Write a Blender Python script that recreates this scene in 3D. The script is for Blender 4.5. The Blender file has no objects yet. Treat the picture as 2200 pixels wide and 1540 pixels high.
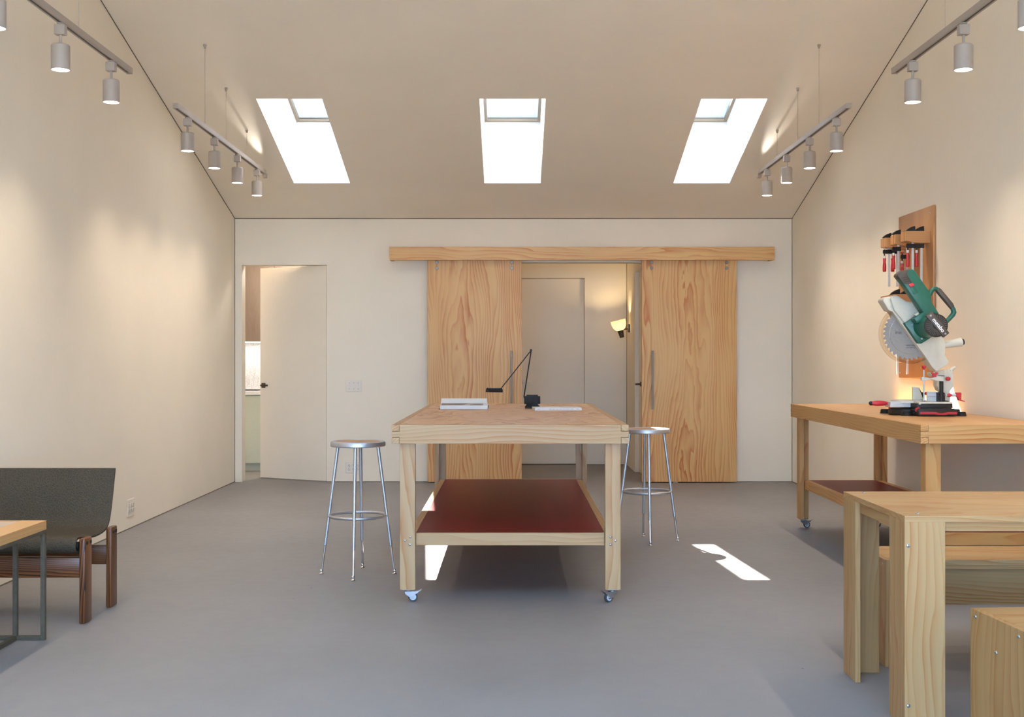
import bpy, bmesh, math, random
from mathutils import Vector, Matrix, Euler

random.seed(7)
PI = math.pi
S = bpy.context.scene
COL = S.collection
W = {}                      # world matrices of the roots, so parts can be modelled in room coordinates

# ------------------------------------------------------------------ helpers
def tag(o, label=None, cat=None, group=None, kind=None):
    if label: o['label'] = label
    if cat: o['category'] = cat
    if group: o['group'] = group
    if kind: o['kind'] = kind
    return o

def empty(name, loc, rot=(0, 0, 0)):
    o = bpy.data.objects.new(name, None)
    o.empty_display_size = 0.1
    o.location = loc
    o.rotation_euler = rot
    COL.objects.link(o)
    W[o.name] = Matrix.Translation(Vector(loc)) @ Euler(rot).to_matrix().to_4x4()
    return o

def thing(name, loc, label, cat, group=None, rot=(0, 0, 0)):
    return tag(empty(name, loc, rot), label, cat, group)

def lookup(o):
    return W.get(o.name, Matrix.Identity(4))

class MB:
    def __init__(self):
        self.bm = bmesh.new()
    def merge(self, t, mtx=None):
        if mtx is not None:
            bmesh.ops.transform(t, matrix=mtx, verts=t.verts[:])
        me = bpy.data.meshes.new('tmp')
        t.to_mesh(me); t.free()
        self.bm.from_mesh(me)
        bpy.data.meshes.remove(me)
        return self
    def box(self, x0, x1, y0, y1, z0, z1, b=0.0, seg=1, mtx=None):
        t = bmesh.new()
        bmesh.ops.create_cube(t, size=1.0)
        for v in t.verts:
            v.co = Vector(((x0 + x1) / 2 + v.co.x * (x1 - x0), (y0 + y1) / 2 + v.co.y * (y1 - y0), (z0 + z1) / 2 + v.co.z * (z1 - z0)))
        if b:
            bmesh.ops.bevel(t, geom=t.edges[:], offset=b, segments=seg, affect='EDGES', profile=0.5)
        return self.merge(t, mtx)
    def prism(self, pts, f, t0, t1, b=0.0, seg=2):
        """polygon pts (a,b) swept from t0 to t1; f(a,b,t) gives the point"""
        t = bmesh.new()
        lo = [t.verts.new(f(a, c, t0)) for a, c in pts]
        hi = [t.verts.new(f(a, c, t1)) for a, c in pts]
        n = len(pts)
        t.faces.new(lo); t.faces.new(hi[::-1])
        for i in range(n):
            t.faces.new((lo[i], hi[i], hi[(i + 1) % n], lo[(i + 1) % n]))
        bmesh.ops.recalc_face_normals(t, faces=t.faces[:])
        if b:
            bmesh.ops.bevel(t, geom=t.edges[:], offset=b, segments=seg, affect='EDGES', profile=0.5, clamp_overlap=True)
        return self.merge(t)
    def lathe(self, prof, org, axis=(0, 0, 1), seg=32, cap=True):
        t = bmesh.new()
        rings = []
        for r, h in prof:
            if r < 1e-6:
                rings.append([t.verts.new((0, 0, h))])
            else:
                rings.append([t.verts.new((r * math.cos(2 * PI * i / seg), r * math.sin(2 * PI * i / seg), h)) for i in range(seg)])
        for A, B in zip(rings, rings[1:]):
            for i in range(seg):
                j = (i + 1) % seg
                if len(A) == 1 and len(B) == 1: continue
                if len(A) == 1: t.faces.new((A[0], B[i], B[j]))
                elif len(B) == 1: t.faces.new((A[i], B[0], A[j]))
                else: t.faces.new((A[i], B[i], B[j], A[j]))
        if cap:
            for R, rev in ((rings[0], False), (rings[-1], True)):
                if len(R) > 2: t.faces.new(R[::-1] if rev else R)
        bmesh.ops.recalc_face_normals(t, faces=t.faces[:])
        m = Matrix.Translation(Vector(org)) @ Vector((0, 0, 1)).rotation_difference(Vector(axis).normalized()).to_matrix().to_4x4()
        return self.merge(t, m)
    def cyl(self, p0, p1, r0, r1=None, seg=20, c=0.0):
        p0, p1 = Vector(p0), Vector(p1)
        r1 = r0 if r1 is None else r1
        L = (p1 - p0).length
        if c:
            prof = [(r0 - c, 0), (r0, c), (r1, L - c), (r1 - c, L)]
        else:
            prof = [(r0, 0), (r1, L)]
        return self.lathe(prof, p0, p1 - p0, seg)
    def tube(self, path, r, seg=12, closed=False):
        P = [Vector(p) for p in path]
        rr = r if isinstance(r, (list, tuple)) else [r] * len(P)
        t = bmesh.new()
        n = len(P); rings = []; up = None
        for i in range(n):
            if closed: d = P[(i + 1) % n] - P[i - 1]
            elif i == 0: d = P[1] - P[0]
            elif i == n - 1: d = P[-1] - P[-2]
            else: d = (P[i + 1] - P[i]).normalized() + (P[i] - P[i - 1]).normalized()
            d.normalize()
            if up is None:
                up = Vector((0, 0, 1)) if abs(d.z) < .9 else Vector((1, 0, 0))
            a = d.cross(up).normalized(); b2 = a.cross(d).normalized(); up = b2
            rings.append([t.verts.new(P[i] + (a * math.cos(2 * PI * k / seg) + b2 * math.sin(2 * PI * k / seg)) * rr[i]) for k in range(seg)])
        pairs = list(zip(rings, rings[1:])) + ([(rings[-1], rings[0])] if closed else [])
        for A, B in pairs:
            for k in range(seg):
                t.faces.new((A[k], B[k], B[(k + 1) % seg], A[(k + 1) % seg]))
        if not closed:
            t.faces.new(rings[0]); t.faces.new(rings[-1])
        bmesh.ops.recalc_face_normals(t, faces=t.faces[:])
        return self.merge(t)
    def sphere(self, c, r, sc=(1, 1, 1), seg=20):
        t = bmesh.new()
        bmesh.ops.create_uvsphere(t, u_segments=seg, v_segments=seg // 2, radius=r)
        return self.merge(t, Matrix.Translation(Vector(c)) @ Matrix.Diagonal((*sc, 1)))
    def quad(self, a, b, c, d):
        vs = [self.bm.verts.new(p) for p in (a, b, c, d)]
        self.bm.faces.new(vs)
        return self
    def build(self, name, mat, parent=None, local=False, origin=None, smooth=35):
        me = bpy.data.meshes.new(name)
        self.bm.to_mesh(me); self.bm.free()
        me.materials.append(mat)
        if smooth:
            me.polygons.foreach_set('use_smooth', [True] * len(me.polygons))
            me.set_sharp_from_angle(angle=math.radians(smooth))
        o = bpy.data.objects.new(name, me)
        COL.objects.link(o)
        if parent is not None:
            if not local: me.transform(lookup(parent).inverted())
            o.parent = parent
            W[o.name] = lookup(parent)
        elif origin is not None:
            me.transform(Matrix.Translation(-Vector(origin)))
            o.location = origin
            W[o.name] = Matrix.Translation(Vector(origin))
        return o

def XZ(a, b, t): return Vector((a, t, b))
def YZ(a, b, t): return Vector((t, a, b))
def XY(a, b, t): return Vector((a, b, t))

def dup(o, loc, label, group=None, rotz=None):
    r = o.copy(); COL.objects.link(r)
    r.location = loc
    if rotz is not None: r.rotation_euler = (0, 0, rotz)
    r['label'] = label
    if group: r['group'] = group
    for ch in list(o.children):
        c = ch.copy(); COL.objects.link(c); c.parent = r
        for g in list(ch.children):
            d = g.copy(); COL.objects.link(d); d.parent = c
    return r

def text_part(body, size, mtx, mat, name, parent, extrude=0.0006, bold=0.0, squeeze=1.0):
    cu = bpy.data.curves.new('t', 'FONT')
    cu.body = body; cu.size = size; cu.extrude = extrude; cu.offset = bold
    cu.align_x = 'CENTER'; cu.align_y = 'CENTER'
    ob = bpy.data.objects.new('t', cu)
    COL.objects.link(ob)
    dg = bpy.context.evaluated_depsgraph_get()
    me = bpy.data.meshes.new_from_object(ob.evaluated_get(dg))
    bpy.data.objects.remove(ob)
    me.transform(mtx @ Matrix.Diagonal((squeeze, 1, 1, 1)))
    me.materials.clear(); me.materials.append(mat)
    o = bpy.data.objects.new(name, me); me.name = name
    COL.objects.link(o)
    me.transform(lookup(parent).inverted())
    o.parent = parent
    return o

# camera model used to turn measurements of the photograph into room coordinates
F, CX, CY, H = 2600.0, 1100.0, 770.0, 1.25
def P(px, py, Y): return Vector(((px - CX) * Y / F, Y, H - (py - CY) * Y / F))
def PX(px, Y): return (px - CX) * Y / F
def PZ(py, Y): return H - (py - CY) * Y / F

# ------------------------------------------------------------------ materials
def lin(c):
    return tuple(((x / 12.92) if x <= .04045 else ((x + .055) / 1.055) ** 2.4) for x in c)
def hexc(r, g, b): return (*lin((r / 255, g / 255, b / 255)), 1)

class NT:
    def __init__(self, name):
        self.m = bpy.data.materials.new(name); self.m.use_nodes = True
        self.t = self.m.node_tree
        self.b = self.t.nodes['Principled BSDF']
        self.out = self.t.nodes['Material Output']
    def n(self, typ, **kw):
        nd = self.t.nodes.new(typ)
        for k, v in kw.items():
            if k.startswith('i_'):
                nd.inputs[int(k[2:]) if k[2:].isdigit() else k[2:].replace('_', ' ')].default_value = v
            else: setattr(nd, k, v)
        return nd
    def l(self, a, b): self.t.links.new(a, b)
    def math(self, op, a, b=None, c=None):
        nd = self.n('ShaderNodeMath', operation=op)
        for i, v in enumerate((a, b, c)):
            if v is None: continue
            if isinstance(v, (int, float)): nd.inputs[i].default_value = v
            else: self.l(v, nd.inputs[i])
        return nd.outputs[0]
    def noise(self, vec, scale, detail=3, rough=.5, dist=0.0):
        nd = self.n('ShaderNodeTexNoise')
        nd.inputs['Scale'].default_value = scale; nd.inputs['Detail'].default_value = detail
        nd.inputs['Roughness'].default_value = rough; nd.inputs['Distortion'].default_value = dist
        if vec is not None: self.l(vec, nd.inputs['Vector'])
        return nd.outputs['Fac']
    def comb(self, x, y, z):
        nd = self.n('ShaderNodeCombineXYZ')
        for i, v in enumerate((x, y, z)):
            if isinstance(v, (int, float)): nd.inputs[i].default_value = v
            else: self.l(v, nd.inputs[i])
        return nd.outputs[0]
    def ramp(self, fac, stops):
        nd = self.n('ShaderNodeValToRGB')
        cr = nd.color_ramp
        while len(cr.elements) < len(stops): cr.elements.new(.5)
        for e, (p, c) in zip(cr.elements, stops):
            e.position = p; e.color = c
        self.l(fac, nd.inputs[0])
        return nd.outputs[0]
    def mix(self, fac, a, b, typ='MIX'):
        nd = self.n('ShaderNodeMix', data_type='RGBA', blend_type=typ)
        for s, v in ((nd.inputs[0], fac), (nd.inputs[6], a), (nd.inputs[7], b)):
            if isinstance(v, (int, float)): s.default_value = v
            elif isinstance(v, tuple): s.default_value = v
            else: self.l(v, s)
        return nd.outputs[2]
    def bump(self, h, strength=.2, dist=.01):
        nd = self.n('ShaderNodeBump')
        nd.inputs['Strength'].default_value = strength; nd.inputs['Distance'].default_value = dist
        self.l(h, nd.inputs['Height']); self.l(nd.outputs[0], self.b.inputs['Normal'])
    def set(self, color=None, rough=None, metal=None, spec=None):
        if color is not None:
            if isinstance(color, tuple): self.b.inputs['Base Color'].default_value = color
            else: self.l(color, self.b.inputs['Base Color'])
        if rough is not None:
            if isinstance(rough, (int, float)): self.b.inputs['Roughness'].default_value = rough
            else: self.l(rough, self.b.inputs['Roughness'])
        if metal is not None: self.b.inputs['Metallic'].default_value = metal
        if spec is not None: self.b.inputs['Specular IOR Level'].default_value = spec
        return self.m
    def obj(self): return self.n('ShaderNodeTexCoord').outputs['Object']

def plain(name, c, rough=.5, metal=0.0, var=.06, scale=40, bump=0.0, spec=.5):
    k = NT(name)
    v = k.obj()
    f = k.noise(v, scale, 3)
    lo = tuple(x * (1 - var) for x in c[:3]) + (1,)
    hi = tuple(min(1, x * (1 + var)) for x in c[:3]) + (1,)
    col = k.ramp(f, [(.3, lo), (.7, hi)])
    if bump: k.bump(f, bump, .002)
    return k.set(col, rough, metal, spec)

def wood(name, axis, base, ring, tone=None, freq=62, spread=.22, knot=.035, gloss=.42, contrast=1.0, rotary=False, wav=.20):
    k = NT(name)
    sep = k.n('ShaderNodeSeparateXYZ'); k.l(k.obj(), sep.inputs[0])
    ax = 'XYZ'.index(axis)
    w = sep.outputs[ax]; u = sep.outputs[(ax + 1) % 3]; v = sep.outputs[(ax + 2) % 3]
    rnd = k.n('ShaderNodeObjectInfo').outputs['Random']
    r2 = k.math('FRACT', k.math('MULTIPLY', rnd, 17.31))
    r3 = k.math('FRACT', k.math('MULTIPLY', rnd, 91.7))
    sh = k.math('MULTIPLY', rnd, 37.0)
    wl = k.math('ADD', k.math('MULTIPLY', w, .55 if not rotary else .9), sh)
    su = 3.2 if not rotary else 1.5
    n1 = k.noise(k.comb(k.math('MULTIPLY', u, su), k.math('MULTIPLY', v, su), wl), 1.0, 2.5, .5)
    n2 = k.noise(k.comb(k.math('MULTIPLY', u, su * 2.8), k.math('ADD', k.math('MULTIPLY', v, 9), 5.3), k.math('MULTIPLY', wl, 3.1)), 1.0, 3, .55)
    if rotary:
        h = k.math('ADD', k.math('MULTIPLY', n1, .55), k.math('MULTIPLY', n2, .07))
        h = k.math('ADD', h, k.math('MULTIPLY', u, .25))
        rr = k.math('MULTIPLY', h, freq * .42)
    else:
        uu = k.math('ADD', u, k.math('ADD', k.math('MULTIPLY', k.math('SUBTRACT', r2, .5), spread), k.math('MULTIPLY', k.math('SUBTRACT', n1, .5), wav)))
        vv = k.math('ADD', v, k.math('ADD', k.math('MULTIPLY', r3, .07), k.math('ADD', .03, k.math('MULTIPLY', k.math('SUBTRACT', n2, .5), knot))))
        vv = k.math('ADD', vv, k.math('MULTIPLY', w, .03))
        rr = k.math('SQRT', k.math('ADD', k.math('MULTIPLY', uu, uu), k.math('MULTIPLY', k.math('MULTIPLY', vv, vv), 1.6)))
        rr = k.math('MULTIPLY', rr, freq)
    fr = k.math('FRACT', rr)
    ringv = k.ramp(fr, [(0, (0, 0, 0, 1)), (.30, (.10, .10, .10, 1)), (.74, (.55, .55, .55, 1)), (.90, (1, 1, 1, 1)), (1, (.0, .0, .0, 1))])
    pn = k.noise(k.comb(k.math('MULTIPLY', u, 7), k.math('MULTIPLY', v, 7), k.math('MULTIPLY', wl, 2.0)), 1.0, 2)
    patch = k.ramp(pn, [(.32, (.15, .15, .15, 1)), (.66, (1, 1, 1, 1))])
    amt = k.math('MULTIPLY', k.math('MULTIPLY', ringv, patch), contrast)
    fib = k.noise(k.comb(k.math('MULTIPLY', u, 210), k.math('MULTIPLY', v, 210), k.math('MULTIPLY', w, 5)), 1.0, 2)
    tn = tone or tuple(x * .82 for x in base[:3]) + (1,)
    c0 = k.mix(k.ramp(n1, [(.35, (0, 0, 0, 1)), (.65, (1, 1, 1, 1))]), base, tn)
    c1 = k.mix(amt, c0, ring)
    c2 = k.mix(k.math('MULTIPLY', fib, .35), c1, k.mix(.5, c1, ring))
    k.bump(fib, .08, .001)
    return k.set(c2, gloss, 0, .4)

def tri(prefix, base, ring, **kw):
    return {a: wood(prefix + '_' + a.lower(), a, base, ring, **kw) for a in 'XYZ'}

FIR = tri('fir_wood', (.46, .315, .155, 1), (.345, .135, .028, 1), tone=(.41, .26, .115, 1), contrast=1.25, wav=.3, freq=52)
AMB = tri('amber_wood', (.60, .36, .145, 1), (.40, .14, .027, 1), tone=(.52, .285, .095, 1), contrast=1.2, wav=.3, freq=52)
PINE = tri('pine_wood', (.41, .27, .122, 1), (.31, .12, .024, 1), tone=(.36, .22, .088, 1), contrast=1.25, wav=.34, freq=50, knot=.06)
DOORW = tri('door_veneer', (.70, .44, .178, 1), (.46, .145, .026, 1), tone=(.66, .38, .13, 1), contrast=1.25, freq=34, knot=.09, spread=.3, wav=.42)
BEECH = tri('oiled_wood', (.56, .30, .12, 1), (.32, .12, .035, 1), tone=(.42, .20, .07, 1), contrast=.8)
ROSE = tri('rosewood', (.25, .088, .024, 1), (.022, .008, .004, 1), tone=(.10, .033, .011, 1), contrast=1.5, gloss=.3, freq=80, spread=.1)
OAK = wood('oak_veneer', 'Z', (.23, .17, .125, 1), (.15, .10, .065, 1), contrast=.5, freq=110)
PLY = wood('plywood_face', 'Y', (.66, .43, .245, 1), (.36, .13, .05, 1), tone=(.62, .37, .19, 1), contrast=1.3, rotary=True, freq=70, gloss=.38)
TOPW = wood('worktop_wood', 'Y', (.60, .35, .14, 1), (.44, .19, .05, 1), tone=(.54, .28, .095, 1), contrast=.55, freq=70, gloss=.36)
LIGHTPANEL = wood('pale_panel', 'X', (.52, .43, .34, 1), (.42, .26, .12, 1), contrast=.5, gloss=.35)

def plaster(name, c):
    k = NT(name)
    v = k.obj()
    a = k.noise(v, 1.6, 4, .55); b = k.noise(v, 34, 4, .6)
    f = k.math('ADD', k.math('MULTIPLY', a, .75), k.math('MULTIPLY', b, .25))
    col = k.ramp(f, [(.3, tuple(x * .965 for x in c) + (1,)), (.7, tuple(min(1, x * 1.02) for x in c) + (1,))])
    k.bump(k.noise(v, 90, 4, .6), .06, .002)
    return k.set(col, .75, 0, .25)

M = {}
M['plaster'] = plaster('plaster_wall', (.875, .785, .645))
M['ceil'] = plaster('plaster_ceiling', (.90, .81, .675))
M['white'] = plain('white_paint', (.86, .86, .86, 1), .5, var=.01)
M['frame'] = plain('tan_frame_paint', (.27, .20, .12, 1), .5, var=.03)
M['gapshade'] = plain('painted_gap_shade', (.13, .10, .075, 1), .8)  # shade colour for the joint strips
M['fixture'] = plain('white_fixture', (.38, .32, .27, 1), .45, var=.02)
M['slot'] = plain('track_slot', (.03, .026, .024, 1), .5)
M['steel'] = plain('satin_aluminium', (.50, .50, .51, 1), .42, .85, var=.05, scale=120)
M['chrome'] = plain('chrome', (.80, .80, .81, 1), .09, 1.0, var=.01)
M['zinc'] = plain('zinc_plate', (.42, .42, .43, 1), .32, .9, var=.03)
M['hardboard'] = plain('hardboard_seat', (.45, .245, .115, 1), .55, var=.06, scale=200)
M['black'] = plain('black_plastic', (.014, .012, .010, 1), .55, var=.1, spec=.25)
M['blackmetal'] = plain('black_metal', (.012, .011, .010, 1), .5, .0, spec=.25)
M['rubber'] = plain('grey_rubber', (.05, .065, .075, 1), .6)
M['hub'] = plain('pale_plastic', (.60, .64, .70, 1), .4)
M['bronze'] = plain('dark_bronze', (.085, .062, .042, 1), .42, .6)
M['handlebar'] = plain('taupe_metal', (.20, .165, .12, 1), .45, .3)
M['boltgrey'] = plain('grey_bolt', (.22, .20, .165, 1), .4, .5)
M['red'] = plain('red_plastic', (.44, .012, .016, 1), .32, var=.04)
M['sawred'] = plain('saw_red', (.52, .022, .035, 1), .35, var=.04)
M['green'] = plain('green_plastic', (.010, .105, .068, 1), .38, var=.08)
M['cream'] = plain('cream_plastic', (.63, .60, .49, 1), .45, var=.03, spec=.3)
M['sawblack'] = plain('saw_black', (.028, .022, .017, 1), .5, var=.08, spec=.3)
M['brown'] = plain('grey_brown_rubber', (.075, .058, .045, 1), .55, var=.08)
M['alu'] = plain('pale_aluminium', (.60, .59, .56, 1), .45, .15, var=.03)
M['paper'] = plain('paper', (.74, .72, .69, 1), .6, var=.02)
M['oxide'] = plain('dark_steel', (.088, .072, .048, 1), .55, .0, var=.12, spec=.25)
M['greencab'] = plain('pale_green_paint', (.60, .66, .56, 1), .5, var=.02)
M['counter'] = plain('white_counter', (.80, .80, .80, 1), .3, var=.02)
M['plate'] = plain('ivory_plate', (.80, .725, .62, 1), .4, var=.01)
M['platedark'] = plain('plate_slot', (.20, .17, .14, 1), .6)
M['sawwhite'] = plain('white_lettering', (.92, .92, .92, 1), .5, var=.0)
M['print'] = plain('dark_print', (.05, .05, .05, 1), .6)
M['spineprint'] = plain('grey_print', (.30, .30, .32, 1), .6)

def floor_mat():
    k = NT('polished_concrete')
    v = k.obj()
    a = k.noise(v, .9, 5, .6); b = k.noise(v, 14, 5, .65); c = k.noise(v, 120, 2)
    f = k.math('ADD', k.math('ADD', k.math('MULTIPLY', a, .55), k.math('MULTIPLY', b, .25)), k.math('MULTIPLY', c, .2))
    col = k.ramp(f, [(.32, (.200, .188, .182, 1)), (.68, (.254, .241, .234, 1))])
    vo = k.n('ShaderNodeTexVoronoi', feature='F1'); vo.inputs['Scale'].default_value = 6.5
    k.l(v, vo.inputs['Vector'])
    sepc = k.n('ShaderNodeSeparateColor'); k.l(vo.outputs['Color'], sepc.inputs[0])
    size = k.math('MULTIPLY', k.math('GREATER_THAN', sepc.outputs[0], .5), k.math('MULTIPLY_ADD', sepc.outputs[1], .055, .012))
    spot = k.math('LESS_THAN', k.math('ADD', vo.outputs['Distance'], k.math('MULTIPLY', c, .03)), size)
    col2 = k.mix(k.math('MULTIPLY', spot, .8), col, (.07, .062, .055, 1))
    rg = k.ramp(b, [(.3, (.46, .46, .46, 1)), (.7, (.56, .56, .56, 1))])
    k.bump(c, .05, .001)
    return k.set(col2, rg, 0, .4)
M['floor'] = floor_mat()

def red_lam():
    k = NT('red_laminate')
    f = k.noise(k.obj(), 60, 2)
    return k.set(k.ramp(f, [(.3, (.145, .006, .008, 1)), (.7, (.165, .008, .010, 1))]), .42, 0, .16)
M['redlam'] = red_lam()

def leather():
    k = NT('dark_leather')
    v = k.obj()
    vo = k.n('ShaderNodeTexVoronoi', feature='DISTANCE_TO_EDGE'); vo.inputs['Scale'].default_value = 78
    wv = k.n('ShaderNodeTexNoise'); wv.inputs['Scale'].default_value = 25
    k.l(v, wv.inputs['Vector'])
    mixv = k.n('ShaderNodeVectorMath', operation='MULTIPLY_ADD'); k.l(wv.outputs['Color'], mixv.inputs[0])
    mixv.inputs[1].default_value = (.03, .03, .03); k.l(v, mixv.inputs[2])
    k.l(mixv.outputs[0], vo.inputs['Vector'])
    h = k.math('MINIMUM', k.math('MULTIPLY', vo.outputs['Distance'], 6.0), 1.0)
    n = k.noise(v, 3, 4)
    col = k.mix(h, (.066, .053, .035, 1), k.ramp(n, [(.3, (.043, .034, .022, 1)), (.7, (.055, .044, .029, 1))]))
    k.bump(h, .55, .003)
    return k.set(col, .55, 0, .18)
M['leather'] = leather()

def backsplash():
    k = NT('textured_splashback')
    v = k.obj()
    vo = k.n('ShaderNodeTexVoronoi'); vo.inputs['Scale'].default_value = 90
    k.l(v, vo.inputs['Vector'])
    col = k.ramp(vo.outputs['Distance'], [(.1, (.72, .70, .68, 1)), (.7, (.48, .46, .45, 1))])
    k.bump(vo.outputs['Distance'], .6, .004)
    return k.set(col, .3)
M['splash'] = backsplash()

def thin_glass(name, tint, refl=.08):
    k = NT(name)
    tr = k.n('ShaderNodeBsdfTransparent'); tr.inputs[0].default_value = tint
    gl = k.n('ShaderNodeBsdfGlossy'); gl.inputs['Roughness'].default_value = .03
    fr = k.n('ShaderNodeLayerWeight'); fr.inputs['Blend'].default_value = .25
    mx = k.n('ShaderNodeMixShader')
    k.l(k.math('ADD', k.math('MULTIPLY', fr.outputs['Fresnel'], .6), refl * .3), mx.inputs[0])
    k.l(tr.outputs[0], mx.inputs[1]); k.l(gl.outputs[0], mx.inputs[2])
    k.l(mx.outputs[0], k.out.inputs['Surface'])
    return k.m
M['glass'] = thin_glass('window_glass', (.97, .98, .98, 1))
M['roofglass'] = thin_glass('added_rooflight_glass', (.54, .55, .56, 1))
M['skyglass'] = thin_glass('tinted_skylight_glass', (.70, .70, .70, 1))
M['clear'] = thin_glass('clear_guard', (.90, .84, .75, 1), .03)

def emit(name, c, s):
    k = NT(name)
    k.b.inputs['Base Color'].default_value = (*c[:3], 1)
    k.b.inputs['Emission Color'].default_value = (*c[:3], 1)
    k.b.inputs['Emission Strength'].default_value = s
    return k.m
M['lens'] = emit('lit_lens', (1, .96, .90), 7)
M['strip'] = emit('lit_strip', (1, .97, .93), 8)

def shade():
    k = NT('opal_glass')
    d = k.n('ShaderNodeBsdfDiffuse'); d.inputs[0].default_value = (.92, .88, .78, 1)
    t = k.n('ShaderNodeBsdfTranslucent'); t.inputs[0].default_value = (.95, .90, .76, 1)
    mx = k.n('ShaderNodeMixShader'); mx.inputs[0].default_value = .8
    k.l(d.outputs[0], mx.inputs[1]); k.l(t.outputs[0], mx.inputs[2])
    k.l(mx.outputs[0], k.out.inputs['Surface'])
    return k.m
M['opal'] = shade()

def photo_print():
    k = NT('printed_photo')
    f = k.noise(k.obj(), 28, 4, .6)
    g = k.noise(k.obj(), 9, 2)
    c = k.ramp(f, [(.3, (.11, .09, .075, 1)), (.7, (.22, .19, .165, 1))])
    return k.set(k.mix(k.ramp(g, [(.55, (0, 0, 0, 1)), (.6, (1, 1, 1, 1))]), c, (.5, .46, .40, 1)), .4)
M['photo'] = photo_print()

def blade_mat():
    k = NT('blade_steel')
    v = k.obj()
    f = k.noise(v, 300, 2)
    return k.set(k.ramp(f, [(.3, (.27, .25, .23, 1)), (.7, (.34, .315, .29, 1))]), .55, .0, .3)
M['blade'] = blade_mat()
# ------------------------------------------------------------------ the room
XL, XR, YB, YF, YR = -2.811, 2.840, 12.264, -2.5, 4.88
def zc(y): return 5.828 - .2575 * y if y >= YR else 5.828 - .2575 * (2 * YR - y)
ZR = zc(YR)

tag(MB().box(XL - .2, XR + .2, YF - .2, 12.30, -.12, 0).build('floor', M['floor'], smooth=0), kind='structure')
tag(MB().box(-4.3, XR + .2, 12.30, 14.4, -.12, 0).build('floor_hallway', M['floor'], smooth=0), kind='structure')

def gable(x0, x1, name):
    pts = [(YF - .15, 0), (12.42, 0), (12.42, zc(12.264) + .12), (YR, ZR + .16), (YF - .15, zc(YF) + .12)]
    tag(MB().prism(pts, YZ, x0, x1).build(name, M['plaster'], smooth=0), kind='structure')
gable(XL - .16, XL, 'wall_left')
gable(XR, XR + .16, 'wall_right')

D0, D1, DH = -2.737, -1.877, 2.198          # kitchen doorway
O0, O1, OH = .03, 1.37, 2.2245              # hallway opening
wb = MB()
ya, yb = YB, 12.42
wb.box(XL, D0, ya, yb, 0, 2.80)
wb.box(D0, D1, ya, yb, DH, 2.80)
wb.box(D1, O0, ya, yb, 0, 2.80)
wb.box(O0, O1, ya, yb, OH, 2.80)
wb.box(O1, XR, ya, yb, 0, 2.80)
tag(wb.build('wall_back', M['plaster'], smooth=0), kind='structure')

wf = MB()
wf.box(XL, -2.55, YF - .15, YF, 0, 2.62); wf.box(2.55, XR, YF - .15, YF, 0, 2.62)
wf.box(-2.55, 2.55, YF - .15, YF, 2.45, 2.62); wf.box(-2.55, 2.55, YF - .15, YF, 0, .08)
tag(wf.build('wall_front', M['plaster'], smooth=0), kind='structure')

# ceiling: two slopes with three skylight holes in the back one
SKX = (-1.787, .004, 1.782); SH = .265
SY0, SY1 = 9.697, 11.385
xs = [XL]
for c in SKX: xs += [c - SH, c + SH]
xs.append(XR)
ys = [YR, SY0, SY1, YB]
cm = MB()
for off in (0, .10):
    for i in range(len(xs) - 1):
        for j in range(3):
            if j == 1 and i % 2 == 1: continue
            p = [(xs[i], ys[j]), (xs[i + 1], ys[j]), (xs[i + 1], ys[j + 1]), (xs[i], ys[j + 1])]
            if off == 0: p = p[::-1]
            dy = .0257 if off else 0
            cm.quad(*[Vector((a, b + dy, zc(b) + off)) for a, b in p])
RX, RY0, RY1 = 1.9, 1.0, 3.4                # large unseen rooflight, added in the front slope to light the foreground
for off in (0, .10):
    for x0, x1, y0, y1 in ((XL, XR, YF, RY0), (XL, XR, RY1, YR), (XL, -RX, RY0, RY1), (RX, XR, RY0, RY1)):
        p = [(x0, y0), (x1, y0), (x1, y1), (x0, y1)]
        if off == 0: p = p[::-1]
        cm.quad(*[Vector((a, b, zc(b) + off)) for a, b in p])
tag(cm.build('ceiling', M['ceil'], smooth=0), kind='structure')

# skylights
SA = math.atan(.2575)
sl = (SY1 - SY0) / math.cos(SA) / 2
sun_ok = True
for n, cx in enumerate(SKX):
    ym = (SY0 + SY1) / 2
    root = empty('window_%d' % (n + 1), (cx, ym, zc(ym)), (-SA, 0, 0))
    tag(root, kind='structure')
    t, D1h, D2h = .05, .627, 1.32
    sh = MB()
    sh.box(-SH - t, -SH, -sl - t, sl + t, 0.003, D2h); sh.box(SH, SH + t, -sl - t, sl + t, 0.003, D2h)
    sh.box(-SH, SH, -sl - t, -sl, 0.003, D2h); sh.box(-SH, SH, sl, sl + t, 0.003, D2h)
    sh.build('shaft', M['white'], root, local=True, smooth=0)
    fw, f0, f1 = .026, D1h, D1h + .035
    fr = MB()
    fr.box(-SH, -SH + fw, -sl, sl, f0, f1); fr.box(SH - fw, SH, -sl, sl, f0, f1)
    fr.box(-SH + fw, SH - fw, -sl, -sl + fw, f0, f1); fr.box(-SH + fw, SH - fw, sl - fw, sl, f0, f1)
    fr.build('window_frame', M['frame'], root, local=True, smooth=0)
    MB().box(-SH + fw, SH - fw, -sl + fw, sl - fw, f1 - .014, f1 - .008).build('glass_pane', M['skyglass'], root, local=True, smooth=0)

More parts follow.
